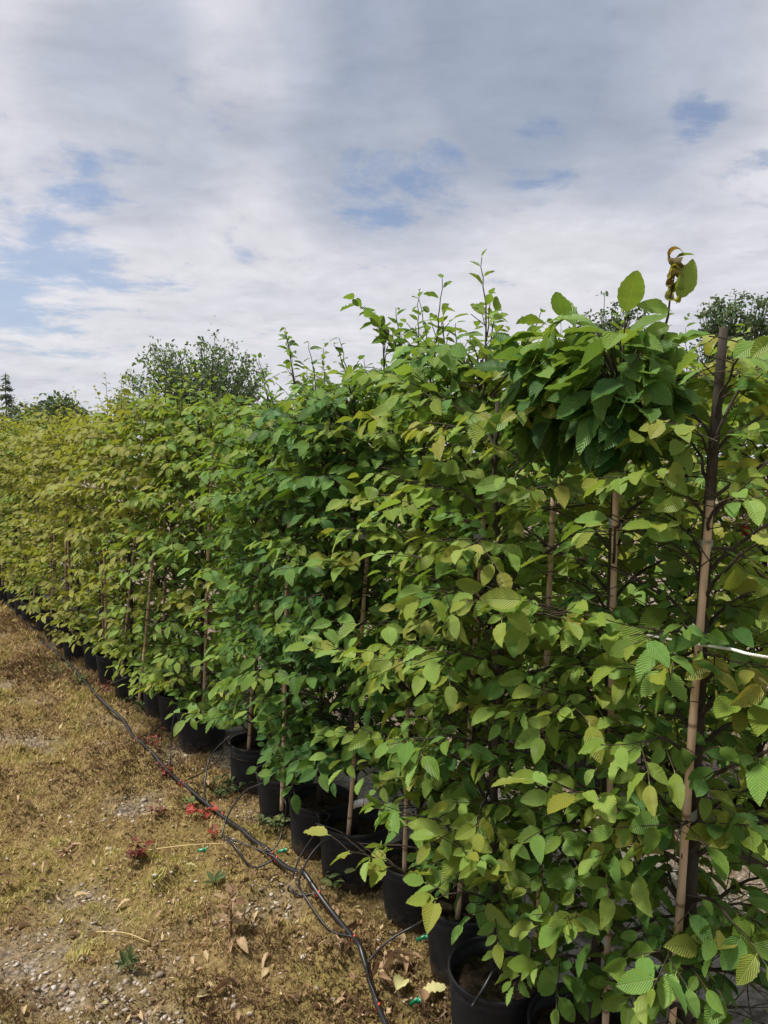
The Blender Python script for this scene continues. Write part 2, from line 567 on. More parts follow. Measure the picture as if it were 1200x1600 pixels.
def visible_ground(n, ymin, ymax, pw=1.0):
    """random ground points the view can see, denser near"""
    y = ymin + (ymax - ymin) * rng.random(n) ** pw
    d0 = -0.52
    x = y * (d0 + (1.10) * rng.random(n)) - 0.1
    return x, y


# moss: short upright shoots
x, y = visible_ground(430000, 1.3, 9.5, 1.75)
# thinner moss all round the part that the photograph shows
xs, ys = -7.5 + 9.0 * rng.random(330000), -.3 + 11.5 * rng.random(330000) ** 1.25
ks = (ys < 1.3) | (xs < ys * -.52 - .1) | (ys > 9.5)
x = np.concatenate([x, xs[ks]]); y = np.concatenate([y, ys[ks]])
mk = mossmask(x, y)
keep = (rng.random(len(x)) < mk * .95 + .10) & (across(x, y) < .10)
x, y = x[keep], y[keep]; mk = mk[keep]
n = len(x)
z = gh(x, y) - .003
hgt = (.007 + .013 * rng.random(n)) * (.55 + .8 * fbm(x * 14, y * 14, 31, 3)) * np.clip(np.hypot(x, y) / 3, 1, 2.4) * np.where((y < 1.3) | (x < y * -.52 - .1), 1.5, 1.0)
wd = hgt * (.16 + .16 * rng.random(n))
az = rng.random(n) * 6.283; ln = hgt * (.2 + 1.0 * rng.random(n))
la = rng.random(n) * 6.283
b0 = np.stack([x - np.cos(az) * wd, y - np.sin(az) * wd, z], -1)
b1 = np.stack([x + np.cos(az) * wd, y + np.sin(az) * wd, z], -1)
tp = np.stack([x + np.cos(la) * ln, y + np.sin(la) * ln, z + hgt], -1)
tone = np.clip(.09 + (fbm(x * 2.2, y * 2.2, 40, 4) - .34) * 1.9 + (fbm(x * 13, y * 13, 41, 3) - .5) * .8 + rng.normal(0, .12, n) - .12 * (1 - mk), 0, .98)
tone = np.where((fbm(x * 3.3 + 20, y * 3.3, 47, 3) > .68), tone * .7, tone)
mb = MB()
V = np.stack([b0, b1, tp], 1).reshape(-1, 3)
mb.raw(V, [np.arange(3 * n).reshape(-1, 3)], None, np.repeat(np.stack([tone, tone * 0, tone * 0], -1), 3, 0))
mo = mb.obj('moss', M['moss'], kind='stuff', smooth=False)
mo['label'] = 'olive and brown moss carpeting the gravel beside the pots'

# pebbles
def ico():
    import bmesh
    bm = bmesh.new(); bmesh.ops.create_icosphere(bm, subdivisions=1, radius=1)
    v = np.array([p.co[:] for p in bm.verts]); f = np.array([[p.index for p in a.verts] for a in bm.faces]); bm.free()
    return v, f


IV, IF = ico()
PEB = []
for k in range(9):
    r = np.random.default_rng(100 + k)
    v = IV * (1 + r.normal(0, .22, (len(IV), 1))) * np.array((1, .66 + .3 * r.random(), .42 + .22 * r.random()))
    PEB.append(v)
x, y = visible_ground(46000, 1.3, 9.0, 1.6)
x2 = rng.random(9000); y2 = rng.random(9000)
ta, na = -1.2 + 7.5 * x2, .22 + 2.6 * y2          # path and gravel between and behind the rows
xx = RD[0] * ta + ND[0] * (na + ROW1) + .0; yy = RD[1] * ta + ND[1] * (na + ROW1)
kp = rng.random(9000) < np.where(na > 1.05, .95, .16)
mk = mossmask(x, y)
clus = fbm(x * 3.1 + 4, y * 3.1 + 8, 77, 4)
keep = (rng.random(len(x)) < np.clip((1 - mk) * .9 + .22, 0, 1) * np.clip((clus - .46) * 5, .22, .62)) & (across(x, y) < .15)
x = np.concatenate([x[keep], xx[kp]]); y = np.concatenate([y[keep], yy[kp]])
n = len(x)
sz = (.0042 + .0078 * rng.random(n) ** 2.2); sz = np.where(rng.random(n) < .04, sz * 1.5, sz)
rot = rng.random(n) * 6.283; var = rng.integers(0, 9, n)
pz = gh(x, y) + sz * .22
pt = np.clip(.25 + .55 * rng.random(n) + rng.normal(0, .12, n), 0, 1)
show = np.where((across(x, y) < .1) & (y > 2.1), sz / y, 0)
order = np.argsort(-show)
sel = set(order[:300].tolist())
pm = [None] * 9
for k in range(9):
    b = MB(); b.raw(PEB[k], [IF], None, None); pm[k] = b.mesh('pebble', M['stone'], True)
for k in order[:300]:
    o = bpy.data.objects.new('pebble', pm[var[k]]); link(o, ground)
    o.location = (x[k], y[k], pz[k]); o.scale = (sz[k],) * 3; o.rotation_euler = (rng.normal(0, .25), rng.normal(0, .25), rot[k])
    o.color = (float(pt[k]), 0, 0, 1)
b = MB()
c, s = np.cos(rot), np.sin(rot)
for k in range(9):
    idx = np.array([i for i in np.nonzero(var == k)[0] if i not in sel])
    T = PEB[k][None] * sz[idx][:, None, None]
    vx = T[..., 0] * c[idx][:, None] - T[..., 1] * s[idx][:, None] + x[idx][:, None]
    vy = T[..., 0] * s[idx][:, None] + T[..., 1] * c[idx][:, None] + y[idx][:, None]
    vz = T[..., 2] + pz[idx][:, None]
    m_ = len(PEB[k])
    F = (IF[None] + (np.arange(len(idx)) * m_)[:, None, None]).reshape(-1, 3)
    tcol = np.repeat(pt[idx], m_)
    b.raw(np.stack([vx, vy, vz], -1).reshape(-1, 3), [F], None, np.stack([tcol, tcol * 0, tcol * 0], -1))
b.obj('gravel', M['stone'], ground, kind='stuff')

# litter: crumbs of dead leaf and stem among the moss
x, y = visible_ground(14000, 1.3, 9.0, 1.7)
keep = (across(x, y) < -.02) & (rng.random(len(x)) < np.clip((fbm(x * 1.7 + 3, y * 1.7, 90, 4) - .30) * 3, .1, 1))
x, y = x[keep], y[keep]; n = len(x)
z = gh(x, y) + .008 + .008 * rng.random(n)
a = rng.random(n) * 6.283; ln = (.003 + .010 * rng.random(n) ** 3) * np.clip(y / 3, 1, 2); wd = ln * (.12 + .5 * rng.random(n))
dx = np.stack([np.cos(a), np.sin(a), rng.normal(0, .35, n)], -1); dy = np.stack([-np.sin(a), np.cos(a), rng.normal(0, .35, n)], -1)
c = np.stack([x, y, z], -1)
V = np.stack([c - dx * ln[:, None], c + dy * wd[:, None], c + dx * ln[:, None] + np.array((0, 0, .003)), c - dy * wd[:, None]], 1).reshape(-1, 3)
lt = np.clip(rng.normal(.42, .28, n), 0, .95)
b = MB(); b.raw(V, [np.arange(4 * n).reshape(-1, 4)], None, np.repeat(np.stack([lt, lt * 0, lt * 0], -1), 4, 0))
b.obj('leaf_litter', M['dry_leaf'], ground, kind='stuff', smooth=False)

# ------------------------------------------------------------------ leaf shapes
def leaf_shape(rows, seed, serr=.03, fold=.28, droop=.34, pleat=.007, width=.60, tipw=.10):
    r = np.random.default_rng(seed)
    fold = fold * (.2 + 1.7 * r.random()); droop = droop * (-.4 + 2.4 * r.random()); tw = r.normal(0, .25); wsc = .92 + .28 * r.random(); skew = r.normal(0, .05)
    vv = np.linspace(0, 1, rows)
    wv = .5 * width * wsc * (np.sin(np.pi * vv ** .78) ** .72) * (1 - .16 * vv)
    wv[0] = .015; wv[-1] = .004
    vs = []; uv = []
    wob = r.normal(0, .018, rows)
    for k, (v, w_) in enumerate(zip(vv, wv)):
        e = (1 + serr * (1 if k % 2 else -1)) if 0 < k < rows - 1 else 1
        zm = -droop * v * v * .5
        pl = pleat * (1 if k % 2 else -1) * min(1, w_ / .1)
        sh = .05 * w_ / .3
        for sgn in (-1, 0, 1):
            ww = w_ * e * sgn
            zz = zm + (fold * abs(ww) + pl + wob[k] if sgn else 0) + tw * ww * v
            vs.append((ww + skew * v * v, v + (sh if sgn else 0), zz)); uv.append((.5 + sgn * w_ / width, v))
    F = []
    for k in range(rows - 1):
        a = 3 * k
        F.append((a, a + 1, a + 4, a + 3)); F.append((a + 1, a + 2, a + 5, a + 4))
    nb = len(vs)
    # stalk
    vs += [(-.012, -.13, .005), (.012, -.13, .005), (.012, .01, 0), (-.012, .01, 0)]
    uv += [(.5, 0)] * 4
    F.append((nb, nb + 1, nb + 2, nb + 3))
    vs = np.array(vs); vs[:, 1] += .12
    return vs, np.array(F), np.array(uv)


NV = 12
HI = [leaf_shape(13, 10 + k) for k in range(NV)]
LO = [leaf_shape(6, 10 + k, serr=.03, pleat=0) for k in range(NV)]
XLO = [leaf_shape(4, 10 + k, serr=0, pleat=0) for k in range(NV)]
LEAF_MESH = []
for k in range(NV):
    b = MB(); b.raw(HI[k][0], [HI[k][1]], HI[k][2]); LEAF_MESH.append(b.mesh('leaf', M['leaf']))


class Leaves:
    def __init__(s):
        s.b = []; s.a = []; s.n = []; s.l = []; s.t = []; s.r = []

    def add(s, base, axis, normal, length, tone, rnd):
        s.b.append(base); s.a.append(axis); s.n.append(normal); s.l.append(length); s.t.append(tone); s.r.append(rnd)

    def arrays(s):
        s.b = np.array(s.b); a = np.array(s.a); a /= np.linalg.norm(a, axis=1)[:, None]
        n = np.array(s.n); n = n - a * (a * n).sum(1)[:, None]; n /= np.linalg.norm(n, axis=1)[:, None] + 1e-9
        s.a, s.n = a, n; s.x = np.cross(a, n)
        s.l = np.array(s.l); s.t = np.clip(np.array(s.t), 0, .77); s.r = np.clip(np.array(s.r), 0, 1)
        s.var = np.random.default_rng(len(s.l)).integers(0, NV, len(s.l))
        s.keep = np.ones(len(s.l), bool)
        return s

    def mesh_into(s, mb, idx, shapes):
        for k in range(NV):
            I = idx[s.var[idx] == k]
            if not len(I):
                continue
            v, f, uv = shapes[k]
            L = s.l[I][:, None, None]
            X = s.b[I][:, None, :] + L * (v[None, :, 0:1] * s.x[I][:, None, :] + v[None, :, 1:2] * s.a[I][:, None, :] + v[None, :, 2:3] * s.n[I][:, None, :])
            m_ = len(v)
            F = (f[None] + (np.arange(len(I)) * m_)[:, None, None]).reshape(-1, f.shape[1])
            col = np.repeat(np.stack([s.t[I], s.r[I], s.t[I] * 0], -1), m_, 0)
            mb.raw(X.reshape(-1, 3), [F], np.tile(uv, (len(I), 1)), col)


UP = np.array((0, 0, 1.0))


def unit(v):
    return v / (np.linalg.norm(v) + 1e-12)


def leafy_twig(L, rg, p, d, length, llen, tone, outw, step=.026, droop=.48, tip=.12, wild=.35):
    """twig from p along d with leaves alternating on both sides; returns its points"""
    n = max(2, int(length / step))
    pts = [p]
    d = unit(d)
    for i in range(n):
        d = unit(d + np.array((0, 0, -.10)) * (length / .2) / n * 2 + rg.normal(0, .06, 3))
        p = p + d * (length / n)
        pts.append(p)
        side = unit(np.cross(UP, d) + rg.normal(0, .12, 3)) * (1 if i % 2 else -1)
        last = i == n - 1
        ax = d * (.5 if not last else 1.0) + side * (.85 if not last else .1) + UP * (-droop * (.3 + 1.2 * rg.random()))
        nr = UP * .8 + outw * (.2 + .9 * rg.random()) + rg.normal(0, wild, 3)
        sz = llen * (.50 + .62 * rg.random()) * (1 - .25 * (i / n if n > 3 else 0))
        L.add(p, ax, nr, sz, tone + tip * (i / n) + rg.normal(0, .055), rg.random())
    return np.array(pts)


def grow(spec):
    """trunk, branches, twigs and leaves of one potted hornbeam; all in world coordinates"""
    rg = np.random.default_rng(spec['seed'])
    base = np.array(spec['base'], float)
    L = Leaves()
    H = spec['H']; low = spec.get('low', .45); Rr = spec.get('R', .30); tone = spec['tone']; llen = spec.get('leaf', .078)
    tr = spec.get('trunk')
    if tr is None:
        lean = rg.normal(0, .025, 2)
        hs = np.linspace(.16, H, 9)
        tr = np.stack([base[0] + lean[0] * (hs / H) + rg.normal(0, .006, 9), base[1] + lean[1] * (hs / H) + rg.normal(0, .006, 9), base[2] + hs], -1)
    tr = np.asarray(tr, float)
    tl = np.concatenate([[0], np.cumsum(np.linalg.norm(np.diff(tr, axis=0), axis=1))])

    def at(z):
        return np.array([np.interp(z, tr[:, 2], tr[:, k]) for k in range(3)])
    r0 = spec.get('r0', .0145); r1 = spec.get('r1', .005)
    res = dict(trunk=(tr, np.linspace(r0, r1, len(tr))), branch=[], twig=[])
    nb = int(spec.get('nb', 36) * spec.get('dens', 1.45))
    gaps = spec.get('gaps', [])
    a = rg.random() * 6.28
    for k in range(nb):
        z = base[2] + (low - .14) + (H - .06 - low + .14) * (k + rg.random() * .8) / nb
        a += 2.399 + rg.normal(0, .25)
        hd = np.array((math.cos(a), math.sin(a), 0))
        f = (z - base[2] - low) / (H - low)
        if any(g0 < z < g1 for g0, g1 in gaps) and rg.random() < .75:
            continue
        # rows are clipped flat: shorter across than along
        across_ = abs(hd[0] * ND[0] + hd[1] * ND[1])
        Rk = Rr * (1.12 - .22 * across_) * (.58 + .72 * rg.random()) * (1 - .42 * max(0, f - .72) / .28) * (1 if f > .12 else .8)
        p = at(z)
        el = R(52) + rg.normal(0, .12)
        pts = [p]
        m = 7
        hl = 0
        for i in range(m):
            e = el * (1 - .95 * i / m) - (.15 if i > 4 else 0)
            d = hd * math.cos(e) + UP * math.sin(e) + rg.normal(0, .09, 3)
            p = p + unit(d) * (Rk * 1.18 / m)
            pts.append(p)
        pts = np.array(pts)
        res['branch'].append((pts, np.linspace(.0052, .0016, m + 1) * (1.25 - .5 * f)))
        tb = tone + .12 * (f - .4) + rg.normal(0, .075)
        sgn = 1
        for s_ in np.linspace(.22, .97, spec.get('nt', 7)):
            q_ = s_ * m; i0 = min(int(q_), m - 1)
            pp = pts[i0] + (pts[i0 + 1] - pts[i0]) * (q_ - i0)
            dd = unit(pts[i0 + 1] - pts[i0])
            sd_ = unit(np.cross(UP, dd)) * sgn; sgn = -sgn
            td = dd * .65 + sd_ * .75 + UP * rg.normal(.05, .25)
            ln = (.07 + .11 * rg.random()) * (1.1 - .35 * s_)
            res['twig'].append((leafy_twig(L, rg, pp, td, ln, llen * (.9 if s_ < .5 else 1), tb + (-.17 + .31 * s_), hd, tip=.10), .0013))  # inner leaves older and darker; crown's interior shade also painted into their tone
        res['twig'].append((leafy_twig(L, rg, pts[-1], unit(pts[-1] - pts[-2]), .10, llen, tb + .10, hd, step=.025), .0013))
    # leader and side shoots above the clipped top
    for sp_ in spec.get('sprigs', []):
        p0 = np.array(sp_[0]); p1 = np.array(sp_[1])
        n = max(6, int(np.linalg.norm(p1 - p0) / .028))
        pts = []
        for i in range(n + 1):
            t_ = i / n
            p = p0 + (p1 - p0) * t_ + np.array((math.sin(t_ * 3 + rg.random()) * .012, rg.normal(0, .004), 0))
            pts.append(p)
            if i > 0 and t_ > sp_[2]:
                aa = i * 2.6 + rg.normal(0, .4)
                hd = np.array((math.cos(aa), math.sin(aa), 0))
                sz = llen * (.92 - .5 * t_) * (.75 + .5 * rg.random())
                L.add(p, hd * .9 + UP * rg.normal(.35, .4), UP + hd * -.3 + rg.normal(0, .35, 3), sz, tone + .05 + rg.normal(0, .06), rg.random() * .8)
        if sp_[2] < .9:
            for i in range(1, int(n * .7), 2):
                aa = rg.random() * 6.28
                td = np.array((math.cos(aa), math.sin(aa), .9))
                res['twig'].append((leafy_twig(L, rg, pts[i], td, .06 + .10 * rg.random() * (1 - i / n), llen * .72, tone + .08, unit(td), step=.026, tip=.05), .0012))
        res['twig'].append((np.array(pts), np.linspace(.0038, .0010, n + 1)))
    for fn in spec.get('extra', []):
        fn(L, rg, res)
    res['L'] = L.arrays()
    return res


def clump(center, rad, n, llen, tone):
    """bunch of big hanging leaves"""
    def f(L, rg, res):
        c = np.array(center)
        for k in range(n):
            u = rg.normal(0, 1, 3); u /= np.linalg.norm(u)
            u[2] = u[2] * .9 + .1
            rr = .55 + .5 * rg.random()
            p = c + u * np.array(rad) * rr
            o = unit(np.array((u[0], u[1], 0)) + 1e-6)
            ax = o * .75 + UP * (.35 * u[2] - .75 * rg.random() - .1) + rg.normal(0, .38, 3)
            L.add(p, ax, UP * (.8 + .5 * u[2]) + o * .8 + rg.normal(0, .38, 3), llen * (.75 + .5 * rg.random()), tone + .14 * u[2] + rg.normal(0, .08), rg.random() * .7)  # tone rises with height: light on the bunch's top painted into leaf colour
            if k % 3 == 0:
                res['twig'].append((np.array([c + u * np.array(rad) * .1, c + u * np.array(rad) * .6, p]), .0016))
    return f


def spray(p0, p1, n, llen, tone, wid=.10):
    """a reaching side branch: flat fan of leaves along a line"""
    def f(L, rg, res):
        a, b = np.array(p0), np.array(p1)
        d = unit(b - a); ln = np.linalg.norm(b - a)
        pts = np.array([a + (b - a) * t + UP * .04 * math.sin(t * 3.14) for t in np.linspace(0, 1, 8)])
        res['branch'].append((pts, np.linspace(.004, .0015, 8)))
        hd = unit(np.array((d[0], d[1], 0)))
        for k in range(n):
            t = .25 + .75 * k / max(1, n - 1)
            pp = a + (b - a) * t + UP * .04 * math.sin(t * 3.14)
            sd_ = unit(np.cross(UP, d)) * (1 if k % 2 else -1)
            res['twig'].append((leafy_twig(L, rg, pp, d * .7 + sd_ * .7, wid * (1.2 - .6 * t), llen, tone + rg.normal(0, .03), hd, step=.028, droop=.3, tip=.08, wild=.3), .0013))
    return f


# ------------------------------------------------------------------ the plants of the two rows
def topz(D, py, px=600):
    return P(px, py, D)[2]


ROWA = []      # front row, from the camera end


def rowA(x, y, H, tone, label, **kw):
    x = x * (y - .09) / y; y = y - .09
    H = H * (.94 if y < 2.2 else .985 if y < 3 else .96)
    d = dict(base=(x, y, float(gh(x, y)) * .5), H=H, tone=tone, label=label)
    d.update(kw); d['seed'] = 1000 + len(ROWA) * 7
    ROWA.append(d)


YL = .56
rowA(.64, 1.70, 1.93, .47, 'potted hornbeam at the row end, bare dark trunk taped to a thick cane',
     trunk=crv([P(1066, 1660, 1.74), P(1082, 1300, 1.755), P(1098, 950, 1.76), P(1112, 740, 1.76), P(1131, 512, 1.75)], 16),
     r0=.0175, r1=.0095, low=.46, R=.27, nb=32, leaf=.075,
     cane=(P(1045, 1640, 1.705), P(1109, 782, 1.735)), cane_r=.0092, gaps=[],
     extra=[spray(P(1110, 700, 1.74), P(1215, 550, 1.72), 8, .085, .66, .12), spray(P(1080, 1330, 1.72), P(1200, 1290, 1.62), 7, .082, .62, .12),
            spray(P(1075, 1450, 1.72), P(1215, 1430, 1.62), 8, .085, .50, .13), spray(P(1080, 1560, 1.72), P(1150, 1480, 1.6), 7, .075, .63, .11),
            spray(P(1090, 1120, 1.74), P(1215, 1110, 1.66), 7, .078, .64, .11), spray(P(1100, 860, 1.74), P(1210, 930, 1.66), 7, .08, .62, .11)])
rowA(.53, 1.93, 1.92, .45, 'potted hornbeam with a thick bunch of drooping dark leaves at its top',
     low=.38, nb=32, R=.27, leaf=.075, cane=(P(946, 1600, 1.90), P(962, 752, 1.91)),
     gaps=[(1.46, 1.60)], trunk=crv([P(922, 1640, 1.95), P(948, 1200, 1.96), P(958, 800, 1.96), P(985, 560, 1.93)], 12),
     sprigs=[(P(1020, 560, 1.80), P(1056, 404, 1.78), .99)],
     extra=[clump(P(968, 612, 1.85), (.098, .11, .17), 190, .088, .30), spray(P(958, 1020, 1.9), P(860, 960, 1.72), 8, .088, .6, .11),
            spray(P(955, 1300, 1.88), P(880, 1240, 1.68), 7, .085, .58, .11)])
rowA(.325, 2.14, 1.90, .44, 'potted hornbeam whose pot stands by the pale curled fallen leaves',
     low=.50, nb=34, R=.28, leaf=.075, cane=(P(838, 1500, 2.12), P(864, 776, 2.14)), gaps=[(1.5, 1.6)],
     extra=[clump(P(880, 605, 2.02), (.11, .12, .16), 180, .086, .29), spray(P(800, 1440, 2.1), P(690, 1400, 2.02), 8, .082, .64, .10),
            spray(P(800, 1420, 2.05), P(720, 1330, 1.9), 8, .082, .62, .12)])
rowA(.28, 2.45, 1.97, .47, 'potted hornbeam with a green plastic tag high on its cane',
     low=.36, nb=38, leaf=.080, cane=(P(716, 1420, 2.42), P(757, 790, 2.43)),
     sprigs=[(P(740, 600, 2.45), P(771, 462, 2.45), .05), (P(770, 600, 2.4), P(800, 530, 2.4), .05), (P(745, 600, 2.5), P(735, 520, 2.5), .05)], extra=[spray(P(690, 1420, 2.35), P(545, 1330, 2.22), 9, .080, .66, .12)])
rowA(.125, 2.74, 1.97, .40, 'potted hornbeam whose upright cane stands between two pale dusty gaps',
     low=.45, nb=38, leaf=.075, cane=(P(632, 1340, 2.70), P(643, 830, 2.72)),
     sprigs=[(P(690, 620, 2.72), P(676, 497, 2.72), .1), (P(700, 600, 2.7), P(712, 505, 2.7), .1), (P(650, 620, 2.7), P(660, 540, 2.7), .05)],
     extra=[spray(P(760, 620, 2.6), P(772, 500, 2.6), 8, .06, .5, .07), spray(P(700, 610, 2.6), P(690, 510, 2.6), 6, .055, .5, .06), spray(P(640, 1080, 2.70), P(520, 1020, 2.42), 9, .078, .60, .11), spray(P(640, 1180, 2.7), P(560, 1150, 2.4), 7, .078, .60, .11)])
rowA(-.12, 2.97, 1.93, .25, 'potted hornbeam with a white paper tag at the foot of its stem',
     low=.52, nb=40, leaf=.075, cane=(P(544, 1305, 2.93), P(579, 800, 2.95)),
     sprigs=[(P(640, 590, 2.85), P(566, 478, 2.95), .15), (P(620, 580, 2.95), P(620, 482, 2.95), .1)], extra=[spray(P(665, 620, 2.9), P(566, 482, 2.95), 10, .062, .46, .08), spray(P(600, 620, 3.0), P(600, 540, 3.0), 7, .06, .48, .08), spray(P(570, 900, 2.95), P(530, 885, 2.62), 6, .075, .63, .10)])
rowA(-.28, 3.22, 1.90, .21, 'deep green potted hornbeam with a low leafy shoot overhanging its pot',
     low=.40, nb=40, leaf=.076, cane=(P(441, 1222, 3.2), P(452, 800, 3.2)))
rowA(-.46, 3.50, 1.90, .33, 'potted hornbeam with a leaning cane and a drip tube arching over its rim', low=.38, nb=40, leaf=.076, cane=(P(434, 1200, 3.5), P(455, 900, 3.5)), sprigs=[(P(462, 640, 3.6), P(446, 512, 3.6), .1)],
     extra=[spray(P(465, 650, 3.6), P(448, 530, 3.6), 9, .05, .45, .07)])
rowA(-.66, 3.84, 1.97, .43, 'potted hornbeam set a little behind the wide black tub, leaves mid green', low=.34, nb=40, leaf=.076,
     sprigs=[(P(420, 650, 3.8), P(402, 560, 3.8), .1), (P(470, 640, 3.8), P(480, 575, 3.8), .1)])
rowA(-1.05, 4.34, 1.98, .50, 'potted hornbeam standing in the pot with the long bare tub side facing the hose', low=.30, nb=42, leaf=.076,
     sprigs=[(P(500, 640, 4.2), P(507, 545, 4.2), .1)])
rowA(-1.26, 4.66, 1.98, .55, 'potted hornbeam with a low tuft of leaves hanging over two narrow pots', low=.30, nb=42, leaf=.074, cane=(P(222, 1045, 4.66), P(247, 800, 4.68)))
rowA(-1.44, 4.92, 1.99, .58, 'potted hornbeam with a slanting cane beside the one with the low tuft', low=.36, nb=42, leaf=.074,
     sprigs=[(P(265, 660, 4.8), P(278, 590, 4.8), .1), (P(320, 650, 4.9), P(330, 600, 4.9), .1)])
rowA(-1.74, 5.24, 2.0, .62, 'yellowish potted hornbeam with a pale leaning cane visible nearly full height', low=.36, nb=42, leaf=.074, cane=(P(190, 1045, 5.2), P(214, 815, 5.22)))
words = ['thirteenth', 'fourteenth', 'fifteenth', 'sixteenth', 'seventeenth', 'eighteenth', 'nineteenth', 'twentieth']
words = ['fourteenth', 'fifteenth', 'sixteenth', 'seventeenth', 'eighteenth', 'nineteenth', 'twentieth', 'twenty first']
rgr = random.Random(5)
for k in range(19):
    t = k + 1
    x_ = -1.74 - .245 * t + rgr.uniform(-.03, .03); y_ = 5.24 + .335 * t + rgr.uniform(-.03, .03)
    if k < 8:
        lab = 'yellow green potted hornbeam, ' + words[k] + ' along the front row from the near end'
        grp = None
    else:
        lab = 'potted hornbeam merging into the yellowish far stretch of the front row'; grp = 'far hornbeams of the front row'
    spr = []
    if k in (0, 1, 2, 3, 4, 6, 7, 9, 10, 13):
        xx_, yy_ = x_ + rgr.uniform(-.1, .1), y_
        spr = [((xx_, yy_, 1.9), (xx_ + rgr.uniform(-.1, .1), yy_, 2.1 + rgr.random() * .14), .1)]
    rowA(x_, y_, 1.95 + rgr.uniform(-.09, .07), .72 + rgr.uniform(-.07, .06), lab, low=.30 + rgr.uniform(-.05, .1), dens=1.1, nb=40, leaf=.074, group=grp, sprigs=spr, R=.32)

ROWB = []
for k in range(16):
    t = -.45 + .40 * k
    x_ = .53 + ND[0] * 1.5 + RD[0] * t + rgr.uniform(-.04, .04); y_ = 1.92 + ND[1] * 1.5 + RD[1] * t + rgr.uniform(-.04, .04)
    spr = []
    if k in (4, 5, 7, 8, 9, 11):
        spr = [((x_, y_, 1.95), (x_ + rgr.uniform(-.12, .12), y_, 2.3 + rgr.random() * .25), .1)]
    red = k == 2
    lab = 'potted hornbeam of the second row carrying a red tie on its cane' if red else 'potted hornbeam of the second row, showing through and above the front row'
    ROWB.append(dict(base=(x_, y_, float(gh(x_, y_)) * .5), H=1.93 + rgr.uniform(-.08, .08), tone=.44 + rgr.uniform(-.08, .12), low=.40, nb=46, leaf=.084, R=.40,
                     label=lab, group=None if red else 'hornbeams of the second row', sprigs=spr, seed=5000 + k * 3, red=red, cane=(P(1158, 1240, 3.15), P(1168, 770, 3.15)) if red else None))

TREES = ROWA + ROWB
rs = np.random.default_rng(77)
for ti, sp_ in enumerate(TREES):
    if ti >= 3:
        b_ = sp_['base']; sh_ = list(sp_.get('sprigs', []))
        for k in range(4 if ti < len(ROWA) else 2):
            a_ = rs.random() * 6.28; r_ = .05 + .17 * rs.random()
            q_ = (b_[0] + math.cos(a_) * r_, b_[1] + math.sin(a_) * r_, sp_['H'] - .12)
            sh_.append((q_, (q_[0] + rs.normal(0, .05), q_[1] + rs.normal(0, .05), sp_['H'] + .05 + .28 * rs.random() ** 1.5), .05))
        sp_['sprigs'] = sh_
    if ti < len(ROWA) and sp_.get('cane') is None:
        b_ = sp_['base']; dx = rs.uniform(-.07, .03)
        sp_['cane'] = ((b_[0] + dx, b_[1] - rs.uniform(.02, .08), .17), (b_[0] + dx + rs.uniform(-.03, .10), b_[1] + rs.uniform(-.05, .02), rs.uniform(1.35, 1.75)))
    sp_['g'] = grow(sp_)

# leaves kept clear of the canes that show bare in the photograph (they were rubbed off by the ties)
def clear_along(res, a, b, dist):
    L = res['L']
    a, b = np.asarray(a), np.asarray(b)
    c = L.b + L.a * (L.l * .5)[:, None]
    cam_ = np.array((0, 0, CAMH))
    t = np.clip(((c[:, 2] - a[2]) / (b[2] - a[2])), 0, 1)
    p = a + (b - a) * t[:, None]
    # horizontal distance from the vertical strip between the cane and the side it is seen from
    v = (cam_ - p)[:, :2]; v /= np.linalg.norm(v, axis=1)[:, None]
    r_ = (c - p)[:, :2]
    s = (r_ * v).sum(1); pr = np.abs(r_[:, 0] * v[:, 1] - r_[:, 1] * v[:, 0])
    inz = (c[:, 2] > min(a[2], b[2])) & (c[:, 2] < max(a[2], b[2]))
    L.keep &= ~(inz & (s > -.03) & (s < .7) & (pr < dist))


def bare(a, b, who, d=.036):
    for k in who:
        clear_along(TREES[k]['g'], a, b, d)


for k in range(8, 24):
    (a_, b_) = (np.array(v_, float) for v_ in TREES[k]['cane'])
    f0 = rs.uniform(.0, .35); f1 = f0 + rs.uniform(.25, .45)
    bare(a_ + (b_ - a_) * f0, a_ + (b_ - a_) * f1, range(max(0, k - 3), min(k + 2, len(ROWA))), .026)
bare(P(1045, 1640, 1.705), P(1060, 1490, 1.71), [0, 1], .034)
bare(P(1063, 1420, 1.705), P(1072, 1290, 1.71), [0, 1], .030)
bare(P(1066, 1350, 1.71), P(1072, 1200, 1.71), [0, 1], .040)
bare(P(1075, 1170, 1.71), P(1084, 1030, 1.72), [0, 1], .040)
bare(P(1095, 900, 1.73), P(1128, 520, 1.75), [0, 1], .042)
bare(P(972, 935, 1.91), P(964, 762, 1.91), [0, 1, 2], .045)
bare(P(856, 930, 2.14), P(864, 776, 2.14), [1, 2, 3], .035)
bare(P(750, 975, 2.43), P(755, 870, 2.43), [2, 3, 4], .035)
bare(P(632, 1330, 2.70), P(634, 1215, 2.7), [3, 4, 5], .05)
bare(P(572, 980, 2.95), P(579, 830, 2.95), [4, 5, 6], .035)
bare(P(544, 1305, 2.93), P(552, 1165, 2.93), [3, 4, 5, 6], .06)
bare(P(718, 1310, 2.42), P(722, 1262, 2.42), [2, 3, 4], .05)
bare(P(198, 970, 5.2), P(214, 820, 5.2), [10, 11, 12, 13], .035)
bare(P(225, 1030, 4.66), P(243, 850, 4.68), [9, 10, 11, 12], .03)

